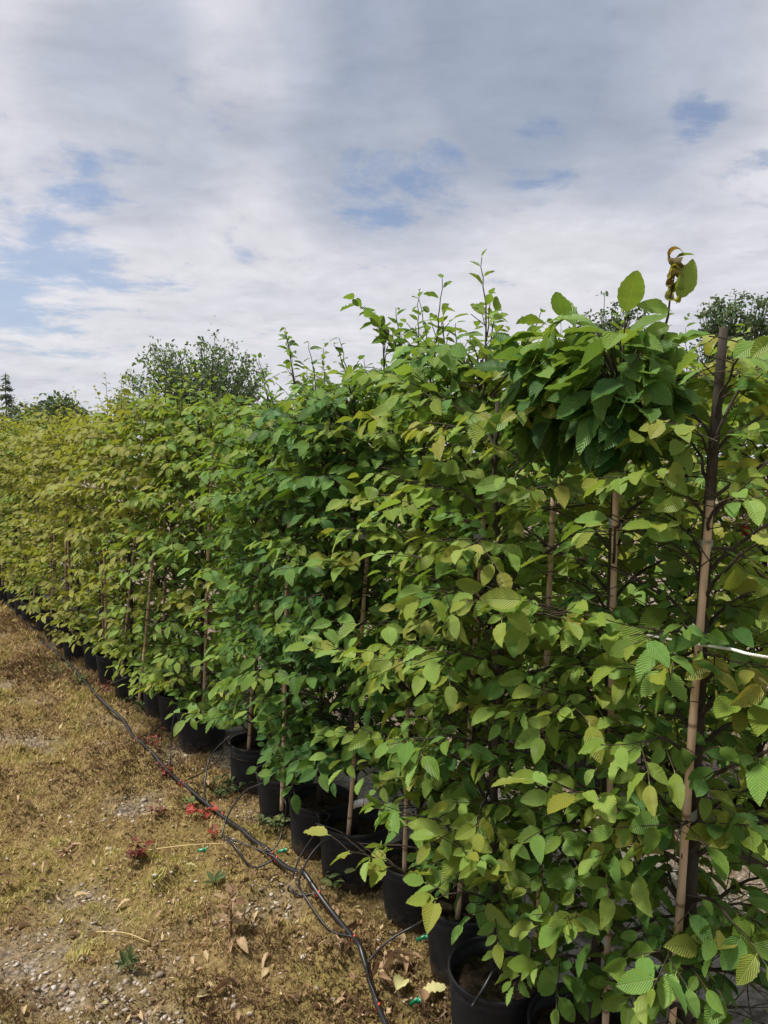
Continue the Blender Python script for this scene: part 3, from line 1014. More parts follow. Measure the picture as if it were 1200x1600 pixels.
def clear_line(pts, who, d=.022):
    cam_ = np.array((0, 0, CAMH))
    for k in who:
        L = TREES[k]['g']['L']
        c = L.b + L.a * (L.l * .55)[:, None]
        for p in pts:
            v = p - cam_; dist = np.linalg.norm(v); v = v / dist
            r_ = c - cam_; s_ = r_ @ v
            pr = np.linalg.norm(r_ - s_[:, None] * v, axis=1)
            L.keep &= ~((s_ < dist + .02) & (s_ > dist - .5) & (pr < d))


clear_line([P(px_, 985 + (px_ - 985) * .2, 1.80 - (px_ - 985) * .0018) for px_ in (1000, 1020, 1040, 1095, 1120, 1140, 1160, 1180, 1200)], [0, 1])

clear_line([P(x_, y_, 1.80) for x_ in range(1155, 1210, 22) for y_ in range(1550, 1610, 22)], [0, 1], .020)
clear_line([P(925, 630, 1.78)], [0], .11)
clear_line([P(1165, 829, 3.15), P(1163, 850, 3.15), P(1166, 810, 3.15)], [0, len(ROWA) + 2, len(ROWA) + 1], .05)
clear_line([P(1165, 829, 2.4)], [0], .04)
clear_line([P(1165, 829, 1.7)], [0], .035)

# ------------------------------------------------------------------ which leaves show: a coarse painter's pass from the viewpoint
cen = []; siz = []; own = []; loc = []; fac = []
cp = np.array((0, 0, CAMH))
for ti, sp_ in enumerate(TREES):
    L = sp_['g']['L']
    k = np.nonzero(L.keep)[0]
    c = L.b[k] + L.a[k] * (L.l[k] * .55)[:, None]
    cen.append(c); siz.append(L.l[k]); own.append(np.full(len(k), ti)); loc.append(k)
    vd = c - cp; vd /= np.linalg.norm(vd, axis=1)[:, None]
    fac.append(np.abs((vd * L.n[k]).sum(1)))
cen = np.concatenate(cen); siz = np.concatenate(siz); own = np.concatenate(own); loc = np.concatenate(loc); fac = np.concatenate(fac)
cth, sth = math.cos(PITCH), math.sin(PITCH)
rel = cen - cp
dep = rel[:, 1] * cth - rel[:, 2] * sth
upc = rel[:, 1] * sth + rel[:, 2] * cth
u = 384 + 768 * rel[:, 0] / dep; v = 512 - 768 * upc / dep
plen = siz * 768 / dep
rad = .34 * plen * np.sqrt(np.clip(fac, .15, 1))
buf = np.full((1024, 768), -1, np.int32)
for k in np.argsort(-dep):
    r_ = rad[k]
    x0, x1, y0, y1 = int(u[k] - r_), int(u[k] + r_) + 1, int(v[k] - r_), int(v[k] + r_) + 1
    if x1 <= 0 or y1 <= 0 or x0 >= 768 or y0 >= 1024:
        continue
    buf[max(0, y0):y1, max(0, x0):x1] = k
cnt = np.bincount(buf[buf >= 0], minlength=len(dep))
single = [np.zeros(0, int)] * len(TREES)
for ti in range(len(TREES)):
    I = np.nonzero((own == ti) & (cnt >= 6) & (plen >= 6.0))[0]
    I = I[np.argsort(-cnt[I])][:300]
    single[ti] = loc[I]
print('single leaves', sum(map(len, single)), 'of', len(dep))

# ------------------------------------------------------------------ pots
def pot_meshes():
    b = MB(); b.lathe([(.001, .004), (.122, .0), (.126, .006), (.131, .06), (.136, .13), (.141, .195), (.1430, .226), (.137, .228), (.136, .18), (.130, .15)], 36)
    m1 = b.mesh('pot', M['pot'])
    b = MB(); b.lathe([(.1428, .222), (.1462, .223), (.1470, .226), (.1470, .240), (.1455, .243), (.1395, .243), (.1385, .238), (.1365, .205)], 36)
    m2 = b.mesh('rim', M['pot'])
    return m1, m2


POT, RIM = pot_meshes()
SOIL = []
for k in range(4):
    a = np.linspace(0, 6.283, 30, endpoint=False)
    vs = [(0, 0, .20)]
    for r_ in np.linspace(.01, .1365, 11):
        for t in a:
            x_, y_ = r_ * math.cos(t), r_ * math.sin(t)
            vs.append((x_, y_, .196 + .028 * (float(fbm(np.array(x_ * 30 + k * 9), np.array(y_ * 30), 9, 3)) - .5) + .012 * (1 - r_ / .137)))
    F4 = [(1 + i * 30 + j, 1 + i * 30 + (j + 1) % 30, 1 + (i + 1) * 30 + (j + 1) % 30, 1 + (i + 1) * 30 + j) for i in range(10) for j in range(30)]
    F3 = [(0, 1 + j, 1 + (j + 1) % 30) for j in range(30)]
    # sign: upward
    b = MB(); b.raw(np.array(vs), [np.array(F4)[:, ::-1][:, [3, 2, 1, 0]], np.array(F3)])
    SOIL.append(b.mesh('soil', M['soil']))


def cane_obj(a, b, r, parent, root, nodes=True):
    a, b = np.asarray(a) - root, np.asarray(b) - root
    n = 34
    t = np.linspace(0, 1, n)
    pts = a + (b - a) * t[:, None]
    ln = np.linalg.norm(b - a)
    ph = (t * ln * 5) % 1
    rr = r * (1 - .12 * t) * (1 + .12 * np.exp(-((ph - .5) / .10) ** 2))
    pts = pts + np.stack([np.sin(t * 7) * .002, np.cos(t * 5) * .002, t * 0], -1)
    m = MB(); m.tube(pts, rr, 10)
    return m.obj('cane', M['cane'], parent)


def tie(parent, c, r, mat_, h=.018, name='tie'):
    m = MB(); m.lathe([(r, -h / 2), (r * 1.06, -h / 2), (r * 1.08, 0), (r * 1.06, h / 2), (r, h / 2)], 14, c)
    return m.obj(name, mat_, parent)


def build_tree(ti, sp_):
    root = np.array(sp_['base'], float)
    g_ = sp_['g']
    near = ti < 13
    rowa = ti < len(ROWA)
    o = empty('potted_hornbeam', root, sp_['label'], 'potted tree', sp_.get('group'))
    p = bpy.data.objects.new('pot', POT); link(p, o)
    rg = random.Random(ti)
    p.rotation_euler = (rg.gauss(0, .02), rg.gauss(0, .02), rg.random() * 6)
    sc_ = rg.uniform(.97, 1.04); p.scale = (sc_ * .94, sc_ * .94, sc_ * rg.uniform(.90, .96))
    q_ = bpy.data.objects.new('rim', RIM); link(q_, p)
    s_ = bpy.data.objects.new('soil', SOIL[ti % 4]); link(s_, o); s_.rotation_euler = (0, 0, rg.random() * 6); s_.scale = (sc_ * .94, sc_ * .94, .90)
    tr, rr = g_['trunk']
    m = MB(); m.tube(tr - root, rr, 10 if near else 6, jit=.0006)
    m.obj('trunk', M['bark'], o)
    # cane
    if sp_.get('cane') is not None:
        ca, cb = sp_['cane']; cr = sp_.get('cane_r', .0082)
    else:
        dx, dy = rg.uniform(-.05, .05), rg.uniform(-.05, .01)
        lx = rg.uniform(-.05, .07)
        ca = root + np.array((dx, dy, .17)); cb = root + np.array((dx + lx, dy + rg.uniform(-.03, .03), rg.uniform(1.2, 1.62))); cr = .009
    ca = np.array(ca, float); cb = np.array(cb, float)
    zb = root[2] + .165
    if ca[2] > zb or ca[2] < zb - .02:
        ca = cb + (ca - cb) * ((zb - cb[2]) / (ca[2] - cb[2]))
    co = cane_obj(ca, cb, cr, o, root)
    tm = M['red'] if sp_.get('red') else M['tape']
    for f_ in ((.93, .5, .2) if near else (.8,)):
        z_ = ca[2] + (cb[2] - ca[2]) * f_
        pc = ca + (cb - ca) * f_
        ptr = np.array([np.interp(z_, tr[:, 2], tr[:, k]) for k in range(3)])
        mid = (pc + ptr) / 2
        half = np.linalg.norm((pc - ptr)[:2]) / 2 + cr * .9
        if half < .06:
            d = unit(np.array((*(ptr - pc)[:2], 0)))
            t = np.linspace(0, 2 * np.pi, 17)
            e = np.array((-d[1], d[0], 0))
            ring = (mid - root)[None] + np.cos(t)[:, None] * d * half + np.sin(t)[:, None] * e * (cr + .004)
            hh = .012
            v = np.concatenate([ring + UP * hh, ring - UP * hh])
            F = [(i, i + 1, 18 + i, 17 + i) for i in range(16)]
            mm = MB(); mm.raw(v, [np.array(F)]); mm.obj('tie', tm, co)
    if sp_.get('red'):
        tie(co, P(1165, 829, 3.15) - root, cr * 1.7, M['red'], .04)
    # branches
    if ti < 8:
        for pts, r_ in g_['branch']:
            m = MB(); m.tube(pts - root, r_, 6, cap=False); m.obj('branch', M['bark'], o)
    else:
        m = MB()
        for pts, r_ in g_['branch']:
            m.tube(pts[::2] if len(pts) > 6 else pts, r_[::2] if len(pts) > 6 else r_, 4, cap=False)
        m.obj('branchwork', M['bark'], o, kind='stuff').location = -root
    m = MB()
    for pts, r_ in g_['twig']:
        step = 1 if near else 2
        pp = pts[::step]
        if len(pp) < 2:
            pp = pts
        rr_ = r_ if np.isscalar(r_) else np.linspace(r_[0], r_[-1], len(pp))
        m.tube(pp, rr_, 4 if near else 3, cap=False)
    m.obj('twigwork', M['twig'], o, kind='stuff').location = -root
    # leaves
    L = g_['L']
    isl = np.zeros(len(L.l), bool); isl[single[ti]] = True
    for k in single[ti]:
        lo = bpy.data.objects.new('leaf', LEAF_MESH[L.var[k]])
        COL.objects.link(lo); lo.parent = o
        s = L.l[k]; X, A, N, B = L.x[k] * s, L.a[k] * s, L.n[k] * s, L.b[k] - root
        lo.matrix_basis = Matrix(((X[0], A[0], N[0], B[0]), (X[1], A[1], N[1], B[1]), (X[2], A[2], N[2], B[2]), (0, 0, 0, 1)))
        lo.color = (float(L.t[k]), float(L.r[k]), 0, 1)
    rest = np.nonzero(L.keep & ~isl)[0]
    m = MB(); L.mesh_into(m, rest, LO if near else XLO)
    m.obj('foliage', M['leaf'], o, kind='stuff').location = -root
    return o, co


BUILT = [build_tree(ti, sp_) for ti, sp_ in enumerate(TREES)]

# tag at the foot of the tree with the white paper tag; green tag on a cane
def card(parent, c, u_, v_, w_, h_, mat_, name, bend=.15):
    c, u_, v_ = np.asarray(c, float), unit(np.asarray(u_, float)), unit(np.asarray(v_, float))
    n_ = np.cross(u_, v_)
    vs = []; th = .0006
    for s in (1, -1):
        for t in np.linspace(-.5, .5, 6):
            for r_ in (-.5, .5):
                vs.append(c + u_ * w_ * t + v_ * h_ * r_ + n_ * (bend * w_ * (t * t - .25) + s * th))
    F = []
    for i in range(5):
        a = 2 * i
        F.append((a, a + 2, a + 3, a + 1)); F.append((12 + a, 12 + a + 1, 12 + a + 3, 12 + a + 2))
        F.append((a, 12 + a, 12 + a + 2, a + 2)); F.append((a + 1, a + 3, 12 + a + 3, 12 + a + 1))
    m = MB(); m.raw(np.array(vs), [np.array(F)])
    return m.obj(name, mat_, parent)


r5 = np.array(TREES[5]['base'])
tg = card(BUILT[5][0], P(560, 1256, 2.86) - r5, (1, .1, .25), (.1, 0, 1), .038, .030, M['white_plastic'], 'paper_tag', .5)
card(tg, P(573, 1253, 2.862) - r5, (1, .1, .1), (.1, 0, 1), .020, .032, M['white_plastic'], 'tag_fold', -.4)
r3 = np.array(TREES[3]['base'])
card(BUILT[3][0], P(738, 886, 2.40) - r3, (1, 0, .35), (0, 0, 1), .036, .018, M['green_plastic'], 'plastic_tag', .4)
# curled brown leaves on the leader above the drooping bunch
r1 = np.array(TREES[1]['base'])
rg = np.random.default_rng(3)
for k in range(9):
    sh, f, uv = leaf_shape(9, 60 + k, fold=.9, droop=3.0)
    sh = sh.copy(); y0 = sh[:, 1].copy()
    sh[:, 1] = .28 * np.sin(y0 * 4.2); sh[:, 2] = sh[:, 2] * .3 + .28 * (1 - np.cos(y0 * 4.2))
    a = rg.random() * 6.28
    ca, sa = math.cos(a), math.sin(a)
    s = .052
    v = np.stack([(sh[:, 0] * ca - sh[:, 1] * sa) * s, (sh[:, 0] * sa + sh[:, 1] * ca) * s, sh[:, 2] * s * (1 if k % 2 else -1)], -1)
    c_ = P(1055, 446 - 5 * k, 1.78) - r1
    b = MB(); b.raw(v + c_, [f], uv, (.97 if k % 3 else .80, .3, 0)); b.obj('curled_leaf', M['leaf'], BUILT[1][0])
for (px, py, axx, sz, tn) in ((1066, 456, (.3, -.3, .9), .085, .62), (1028, 478, (-.8, -.3, .15), .070, .56), (1030, 500, (-.9, -.2, -.25), .058, .56)):
    o = bpy.data.objects.new('leaf', LEAF_MESH[2]); COL.objects.link(o); o.parent = BUILT[1][0]
    A = unit(np.array(axx)); N = np.array((.3, -.8, .4)); N = unit(N - A * A.dot(N)); X = np.cross(A, N); B = P(px, py, 1.78) - r1
    if sz == .085:
        B = P(1057, 474, 1.78) - r1
    else:
        B = P(1050, py + 8, 1.78) - r1
    o.matrix_basis = Matrix(((X[0] * sz, A[0] * sz, N[0] * sz, B[0]), (X[1] * sz, A[1] * sz, N[1] * sz, B[1]), (X[2] * sz, A[2] * sz, N[2] * sz, B[2]), (0, 0, 0, 1)))
    o.color = (tn, .5, 0, 1)

# ------------------------------------------------------------------ rope from the row end
def on_ground(px, py, dz=0.0):
    p = G(px, py)
    return np.array((p[0], p[1], float(gh(p[0], p[1])) + dz))


endc = np.array((.98, 1.36, 0.0))
ce = empty('end_cane', endc, 'bamboo cane pushed into the ground beyond the row end, holding the white rope', 'cane')
m = MB(); tt = np.linspace(0, 1, 20); m.tube(np.stack([tt * 0, tt * .02, -.05 + tt * 1.5], -1), .011, 8); m.obj('culm', M['cane'], ce)
rp = crv([P(958, 979, 1.90), P(990, 988, 1.86), P(1080, 1005, 1.69), P(1140, 1014, 1.56), P(1200, 1027, 1.45), endc + np.array((0, .02, 1.245))], 60)
m = MB()
for ph in (0, 2.1, 4.2):
    L_ = np.concatenate([[0], np.cumsum(np.linalg.norm(np.diff(rp, axis=0), axis=1))])
    fine_ = np.linspace(0, L_[-1], 260)
    c_ = np.stack([np.interp(fine_, L_, rp[:, k]) for k in range(3)], -1)
    off = np.stack([np.cos(fine_ * 420 + ph) * .0016, np.cos(fine_ * 420 + ph) * .0008, np.sin(fine_ * 420 + ph) * .0018], -1)
    m.tube(c_ + off, .0015, 5)
tag(m.obj('rope', M['rope']), 'white twisted rope stretched across the near end of the row', 'rope')

# ------------------------------------------------------------------ irrigation hose with drip tubes
hp = [(612, 1640), (590, 1585), (570, 1523), (553, 1488), (529, 1455), (498, 1423), (470, 1397), (432, 1363), (395, 1330), (350, 1290), (287, 1238), (247, 1200),
      (213, 1167), (193, 1133), (150, 1103), (110, 1047), (73, 1013), (50, 987), (20, 957), (-20, 930), (-70, 900)]
hose = crv([on_ground(a, b_, .012) for a, b_ in hp], 160)
hz = np.maximum(hose[:, 2], gh(hose[:, 0], hose[:, 1]) + .009)
for _ in range(14):
    hz = np.maximum(hz, np.convolve(np.pad(hz, 2, mode='edge'), [.1, .2, .4, .2, .1], 'valid'))
hose[:, 2] = hz
ho = empty('irrigation_hose', on_ground(470, 1397), 'long black irrigation hose lying along the front of the pots', 'hose')
h0 = np.array(ho.location)
m = MB(); m.tube(hose - h0, .0088, 10); m.obj('main_pipe', M['tube'], ho)


def drip(pts, conn, r=.0040):
    m = MB(); m.tube(crv(pts, 40) - h0, r, 6)
    d = m.obj('drip_tube', M['tube'], ho)
    c = np.asarray(conn)
    m = MB(); m.tube(np.array([(0, 0, -.002), (.002, 0, .010), (.004, 0, .018)]), [.007, .006, .004], 8)
    m.tube(np.array([(-.004, .002, .002), (.004, -.002, .002)]), [.0100, .0100], 10)
    k = m.obj('connector', M['red'], d); k.location = c - h0
    return d


def rimp(ti, ang, dr=.0, dz=0.243):
    b_ = np.array(TREES[ti]['base']); return b_ + np.array((math.cos(ang) * (.15 + dr), math.sin(ang) * (.15 + dr), dz))


def hosep(px, py, dz=.016):
    p = on_ground(px, py, dz)
    k = np.argmin(np.hypot(hose[:, 0] - p[0], hose[:, 1] - p[1]))
    if np.hypot(*(hose[k, :2] - p[:2])) < .03:
        p[2] = max(p[2], hose[k, 2] + dz - .012)
    return p


W_ = -2.6
drip([hosep(592, 1588), hosep(574, 1545, .03), P(578, 1500, 2.44), P(610, 1468, 2.46), P(650, 1445, 2.48), P(690, 1418, 2.44), rimp(3, W_ - .2), rimp(3, W_ - .2, -.06, .2)], hosep(591, 1588, .006))
drip([hosep(553, 1488), hosep(515, 1468, .012), hosep(480, 1432, .03), P(467, 1380, 2.78), P(480, 1345, 2.82), P(505, 1315, 2.86), P(538, 1304, 2.88), rimp(5, W_ - .25), rimp(5, W_ - .2, -.07, .2)], hosep(553, 1488, .006))
drip([hosep(498, 1423), hosep(468, 1420, .01), hosep(452, 1412, .03), P(452, 1395, 2.86), P(466, 1345, 2.92), P(495, 1300, 2.98), P(515, 1274, 3.02), rimp(5, 2.9), rimp(5, 2.9, -.05, .2)], hosep(498, 1423, .006))
drip([hosep(432, 1363), hosep(395, 1368, .01), hosep(362, 1350, .02), P(347, 1310, 3.25), P(358, 1270, 3.35), P(385, 1235, 3.38), P(415, 1221, 3.36), rimp(7, W_), rimp(7, W_, -.06, .2)], hosep(432, 1363, .006))
drip([hosep(432, 1362), hosep(405, 1352, .008), hosep(360, 1335, .02), hosep(352, 1318, .02), P(420, 1330, 3.05), P(442, 1295, 3.12), P(447, 1260, 3.10), rimp(6, W_ - .2), rimp(6, W_, -.06, .2)], hosep(425, 1357, .006), .0030)
drip([hosep(347, 1287), hosep(325, 1270, .02), P(320, 1225, 3.6), P(330, 1180, 3.72), P(360, 1150, 3.75), rimp(8, W_ - .1), rimp(8, W_, -.05, .2)], hosep(347, 1287, .006), .0038)
drip([hosep(287, 1238), hosep(268, 1222, .02), P(266, 1180, 4.1), P(272, 1120, 4.2), P(290, 1095, 4.22), rimp(9, W_), rimp(9, W_, -.06, .2)], hosep(287, 1238, .006), .0038)
drip([hosep(285, 1236), hosep(320, 1218, .02), hosep(345, 1202, .06), rimp(8, W_ - .5)], hosep(282, 1234, .006), .0032)
drip([hosep(213, 1167), hosep(240, 1150, .02), P(262, 1120, 4.4), P(282, 1090, 4.3), rimp(9, 3.0)], hosep(213, 1167, .006), .0038)
drip([hosep(150, 1103), hosep(165, 1090, .05), P(190, 1062, 4.95), P(215, 1052, 5.0), rimp(11, W_)], hosep(150, 1103, .006), .0038)
drip([hosep(73, 1013), hosep(95, 1005, .1), P(125, 990, 5.8), rimp(14, W_)], hosep(73, 1013, .006), .0038)
drip([P(745, 1560, 1.95), P(738, 1572, 1.92), P(755, 1545, 1.96), P(775, 1515, 2.0), rimp(2, -1.5, -.03, .25), rimp(2, -1.2, -.07, .2)], P(700, 1640, 1.95) * np.array((1, 1, 0)) + np.array((0, 0, .01)))

# ------------------------------------------------------------------ small things on the ground
dlv = []
for k in range(5):
    sh, f, uv = leaf_shape(9, 200 + k, fold=.8, droop=1.2, pleat=.03)
    b = MB(); b.raw(sh, [f], uv, None); dlv.append(b.mesh('fallen_leaf', M['dry_leaf']))
rg = np.random.default_rng(21)
k = 0
while k < 120:
    y_ = 2.15 + 5.0 * rg.random() ** 1.8; x_ = y_ * (-.5 + .62 * rg.random())
    if across(x_, y_) > -.06:
        continue
    if y_ > 3.4 and rg.random() < .5:
        continue
    o = bpy.data.objects.new('fallen_leaf', dlv[k % 5]); link(o)
    o.location = (x_, y_, float(gh(x_, y_)) + .008); o.rotation_euler = (rg.normal(0, .45), rg.normal(0, .45), rg.random() * 6.28)
    s = .028 + .024 * rg.random(); o.scale = (s * (.5 + .5 * rg.random()), s, s)
    o.color = (float(np.clip(rg.normal(.5, .25), 0, .9)), 0, 0, 1)
    tag(o, 'dry brown fallen leaf lying loose on the mossy gravel', 'leaf', 'dry leaves scattered on the moss')
    k += 1
# crumpled heap of brown leaves and the pale curled ones by the hose end
for k, (px, py, s, tn, lab) in enumerate(((617, 1566, .085, .95, 'pale yellow curled leaf under the last drip tube of the hose'), (655, 1566, .078, .93, 'pale ribbed curled leaf beside the hose end, its tip pointing to the pot'),
                                          (372, 1505, .045, .6, 'tan pointed leaf lying flat in the moss between hose and camera'), (418, 1525, .038, .65, 'small tan leaf on edge beside the tan pointed leaf'),
                                          (206, 1423, .05, .7, 'narrow tan leaf standing upright in yellow moss'))):
    sh, f, uv = leaf_shape(11, 300 + k, fold=.5, droop=1.1, pleat=.04)
    b = MB(); b.raw(sh, [f], uv, None)
    o = b.obj('fallen_leaf', M['dry_leaf']); p = on_ground(px, py, .018)
    o.location = p; o.scale = (s,) * 3; o.rotation_euler = (.15, .2 - .5 * (k % 2), -.4 - k * 1.0); o.color = (tn, 0, 0, 1)
    tag(o, lab, 'leaf')
hp_ = on_ground(612, 1520)
hr = empty('leaf_heap', hp_, 'crumpled heap of brown dead leaves beside the hose end', 'leaves')
for k in range(14):
    o = bpy.data.objects.new('leaf', dlv[k % 5]); link(o, hr)
    o.location = (rg.normal(0, .035), rg.normal(0, .05), .015 + .02 * rg.random()); o.rotation_euler = (rg.normal(0, .9), rg.normal(0, .9), rg.random() * 6.28)
    s = .045 + .025 * rg.random(); o.scale = (s * .6, s, s); o.color = (float(rg.uniform(.25, .6)), 0, 0, 1)


def weed(px, py, name, label, leafmat, stemmat, n, size, h, spread, tone0, seed, cat='weed', narrow=.6, upright=.5, ground_pt=None, group=None):
    r = np.random.default_rng(seed)
    p = on_ground(px, py) if ground_pt is None else ground_pt
    o = empty(name, p, label, cat, group)
    sh, f, uv = leaf_shape(6, seed, serr=0.02, fold=.4, droop=.8, width=narrow)
    mb_ = MB(); mb_.raw(sh, [f], uv, None)
    me = mb_.mesh('leaf', leafmat)
    st = MB()
    for k in range(max(1, n // 6)):
        a = r.random() * 6.28
        tip = np.array((math.cos(a) * spread * r.random(), math.sin(a) * spread * r.random(), h * (.6 + .4 * r.random())))
        pts = np.array([(0, 0, -.01), tip * .5 + r.normal(0, .006, 3), tip])
        st.tube(pts, [.0022, .0018, .001], 4, cap=False)
        for i in range(6):
            t = .25 + .75 * i / 5
            lf = bpy.data.objects.new('leaf', me); link(lf, o)
            q_ = tip * t
            lf.location = q_; aa = a + i * 2.4
            lf.rotation_euler = (upright * (.5 + r.random()) , r.normal(0, .4), aa)
            s = size * (.6 + .6 * r.random()); lf.scale = (s,) * 3
            lf.color = (float(np.clip(tone0 + r.normal(0, .18), 0, 1)), 0, 0, 1)
    st.obj('stem', stemmat, o)
    return o


weed(322, 1282, 'red_weed', 'bright red leaved weed right beside the hose', M['red_leaf'], M['brown'], 12, .030, .06, .06, .7, 1, narrow=.8)
weed(297, 1294, 'red_weed', 'crimson leaved weed just camera side of the hose, next to the brightest red one', M['red_leaf'], M['brown'], 12, .026, .05, .05, .7, 2, narrow=.8)
weed(333, 1318, 'red_weed', 'small red weed between the hose and the green plastic strip', M['red_leaf'], M['brown'], 6, .026, .05, .03, .6, 3, narrow=.8)
weed(250, 1290, 'red_weed', 'dull dark red weed with drooping leaves in the moss', M['red_leaf'], M['brown'], 12, .024, .05, .05, .15, 4)
weed(210, 1358, 'red_weed', 'rusty red weed at the end of the straw stalk', M['red_leaf'], M['brown'], 18, .034, .06, .09, .3, 5)
weed(165, 1100, 'red_weed', 'sparse red weed near the far black pots', M['red_leaf'], M['brown'], 18, .03, .11, .1, .3, 6)
weed(250, 1180, 'red_weed', 'tall thin reddish weed growing along the hose', M['red_leaf'], M['brown'], 24, .026, .15, .14, .25, 7)
weed(262, 1225, 'red_weed', 'low reddish weed where the hose bends before the tubs', M['red_leaf'], M['brown'], 18, .026, .08, .10, .3, 8)
weed(1056, 1072, 'red_weed', 'crimson weed growing on the gravel behind the thick cane', M['red_leaf'], M['brown'], 18, .05, .14, .08, .8, 25, narrow=.8)
weed(205, 1525, 'green_weed', 'small blue green seedling with narrow leaves in bare moss', M['weed'], M['weed'], 12, .048, .05, .04, .45, 9, narrow=.26, upright=.9)
weed(335, 1392, 'green_weed', 'pale green seedling below the straw stalk', M['weed'], M['weed'], 6, .045, .02, .03, .5, 10, narrow=.4)
weed(92, 1060, 'green_weed', 'yellow green tuft of weeds where the hose fades into the distance', M['weed'], M['weed'], 36, .05, .12, .16, .75, 11, narrow=.2, upright=1.0)
weed(130, 1075, 'green_weed', 'green weed tuft on the camera side of the far hose', M['weed'], M['weed'], 24, .045, .08, .12, .85, 12, narrow=.25, upright=1.0)
weed(372, 1235, 'green_weed', 'grey green bushy weed at the foot of the black tubs', M['weed'], M['weed'], 36, .035, .09, .12, .2, 13)
weed(345, 1250, 'green_weed', 'grey green low weed beside the bushy one and the hose', M['weed'], M['weed'], 24, .03, .06, .10, .25, 14)
weed(578, 1385, 'green_weed', 'dark green weed squeezed between two black pots', M['weed'], M['weed'], 24, .04, .14, .06, .05, 15, narrow=.4)
weed(300, 1262, 'green_weed', 'yellow green small weed beside the bend of the hose', M['weed'], M['weed'], 12, .03, .04, .06, .85, 16)
weed(100, 985, 'green_weed', 'leafy green weed against the far row of pots', M['weed'], M['weed'], 30, .05, .16, .14, .5, 17)
weed(160, 1020, 'green_weed', 'leafy weed in front of the pots with slanting canes', M['weed'], M['weed'], 30, .045, .14, .12, .35, 18)
weed(12, 1400, 'dry_weed', 'dark brown withered weed at the edge of the moss', M['dry_leaf'], M['brown'], 12, .05, .10, .06, .0, 19, narrow=.3)
weed(172, 1395, 'dry_weed', 'dry brown weed stems between pebbles', M['dry_leaf'], M['brown'], 6, .03, .08, .06, .1, 20, narrow=.4)
weed(360, 1475, 'dry_weed', 'upright dry brown weed with hanging leaves, left of the hose bend', M['dry_leaf'], M['brown'], 18, .055, .15, .04, .3, 22, narrow=.4)
bpy.data.objects['dry_weed.002']['label'] = 'tall dry brown weed with hanging leaves standing alone in the moss'
weed(105, 1340, 'dry_weed', 'low tan dry weed among pale pebbles', M['dry_leaf'], M['brown'], 12, .05, .04, .05, .35, 23, narrow=.3)

for k, (px, py, lab) in enumerate(((60, 955, 'low green weed at the far end of the visible pots'), (128, 1002, 'green weed between the far hose and a black pot'),
                                   (205, 1085, 'leafy weed at the foot of the pot with the pale leaning cane'), (228, 1112, 'small leafy weed beside two narrow pots'),
                                   (430, 1300, 'small weed at the base of the pot under the leaning cane'), (520, 1398, 'tiny green weed by the white tagged plant pot'))):
    weed(px, py, 'green_weed', lab, M['weed'], M['weed'], 24, .04, .10, .12, .3 + .08 * k, 60 + k)
# straw stalk, dry sticks, plastic strips
a_, b_ = on_ground(212, 1358, .02), on_ground(392, 1333, .02)
s_ = MB(); s_.tube(crv([a_, (a_ + b_) / 2 + UP * .012, b_], 14), [.0026] * 7 + [.0022] * (len(crv([a_, (a_ + b_) / 2, b_], 14)) - 7), 6)
tag(s_.obj('straw_stalk', M['straw']), 'long pale straw stalk lying across the moss towards the hose', 'straw')
for k, (q0, q1, lab) in enumerate((((10, 1600), (105, 1520), 'thin brown twig lying on the moss by the cluster of white pebbles'), ((150, 1465), (235, 1490), 'thin tan stem curved on yellow moss above the blue green seedling'),
                                   ((318, 1420), (323, 1505), 'fine upright tan stem near the tall dry weed'), ((20, 1500), (38, 1525), 'short pale broken twig on brown moss'))):
    a_, b_ = on_ground(*q0, .012), on_ground(*q1, .012)
    m = MB(); m.tube(crv([a_, (a_ + b_) / 2 + UP * .014 + np.array((.01, 0, 0)), b_], 12), .0017, 5)
    tag(m.obj('dry_stick', M['brown'] if k != 1 else M['straw']), lab, 'twig')
for k, (px, py, lab, sc_) in enumerate(((316, 1338, 'green plastic strip beside the end of the straw stalk', 1.0), (441, 1338, 'green plastic strip standing against the round black pots', 1.0),
                                        (660, 1476, 'bright green plastic strip between brown leaves and the big pot', 1.0), (648, 1585, 'short green plastic strip by the pale curled leaves', .8))):
    p = on_ground(px, py, .016)
    o = empty('plastic_strip', p, lab, 'plastic strip')
    card(o, (0, 0, 0), (1, .3 * k - .5, .35), (0, .4, .9), .045 * sc_, .014, M['green_plastic'], 'band', .9)
    card(o, (.012, .004, .004), (.6, -.8, .2), (.2, .2, .9), .025 * sc_, .012, M['green_plastic'], 'loose_end', -.9)

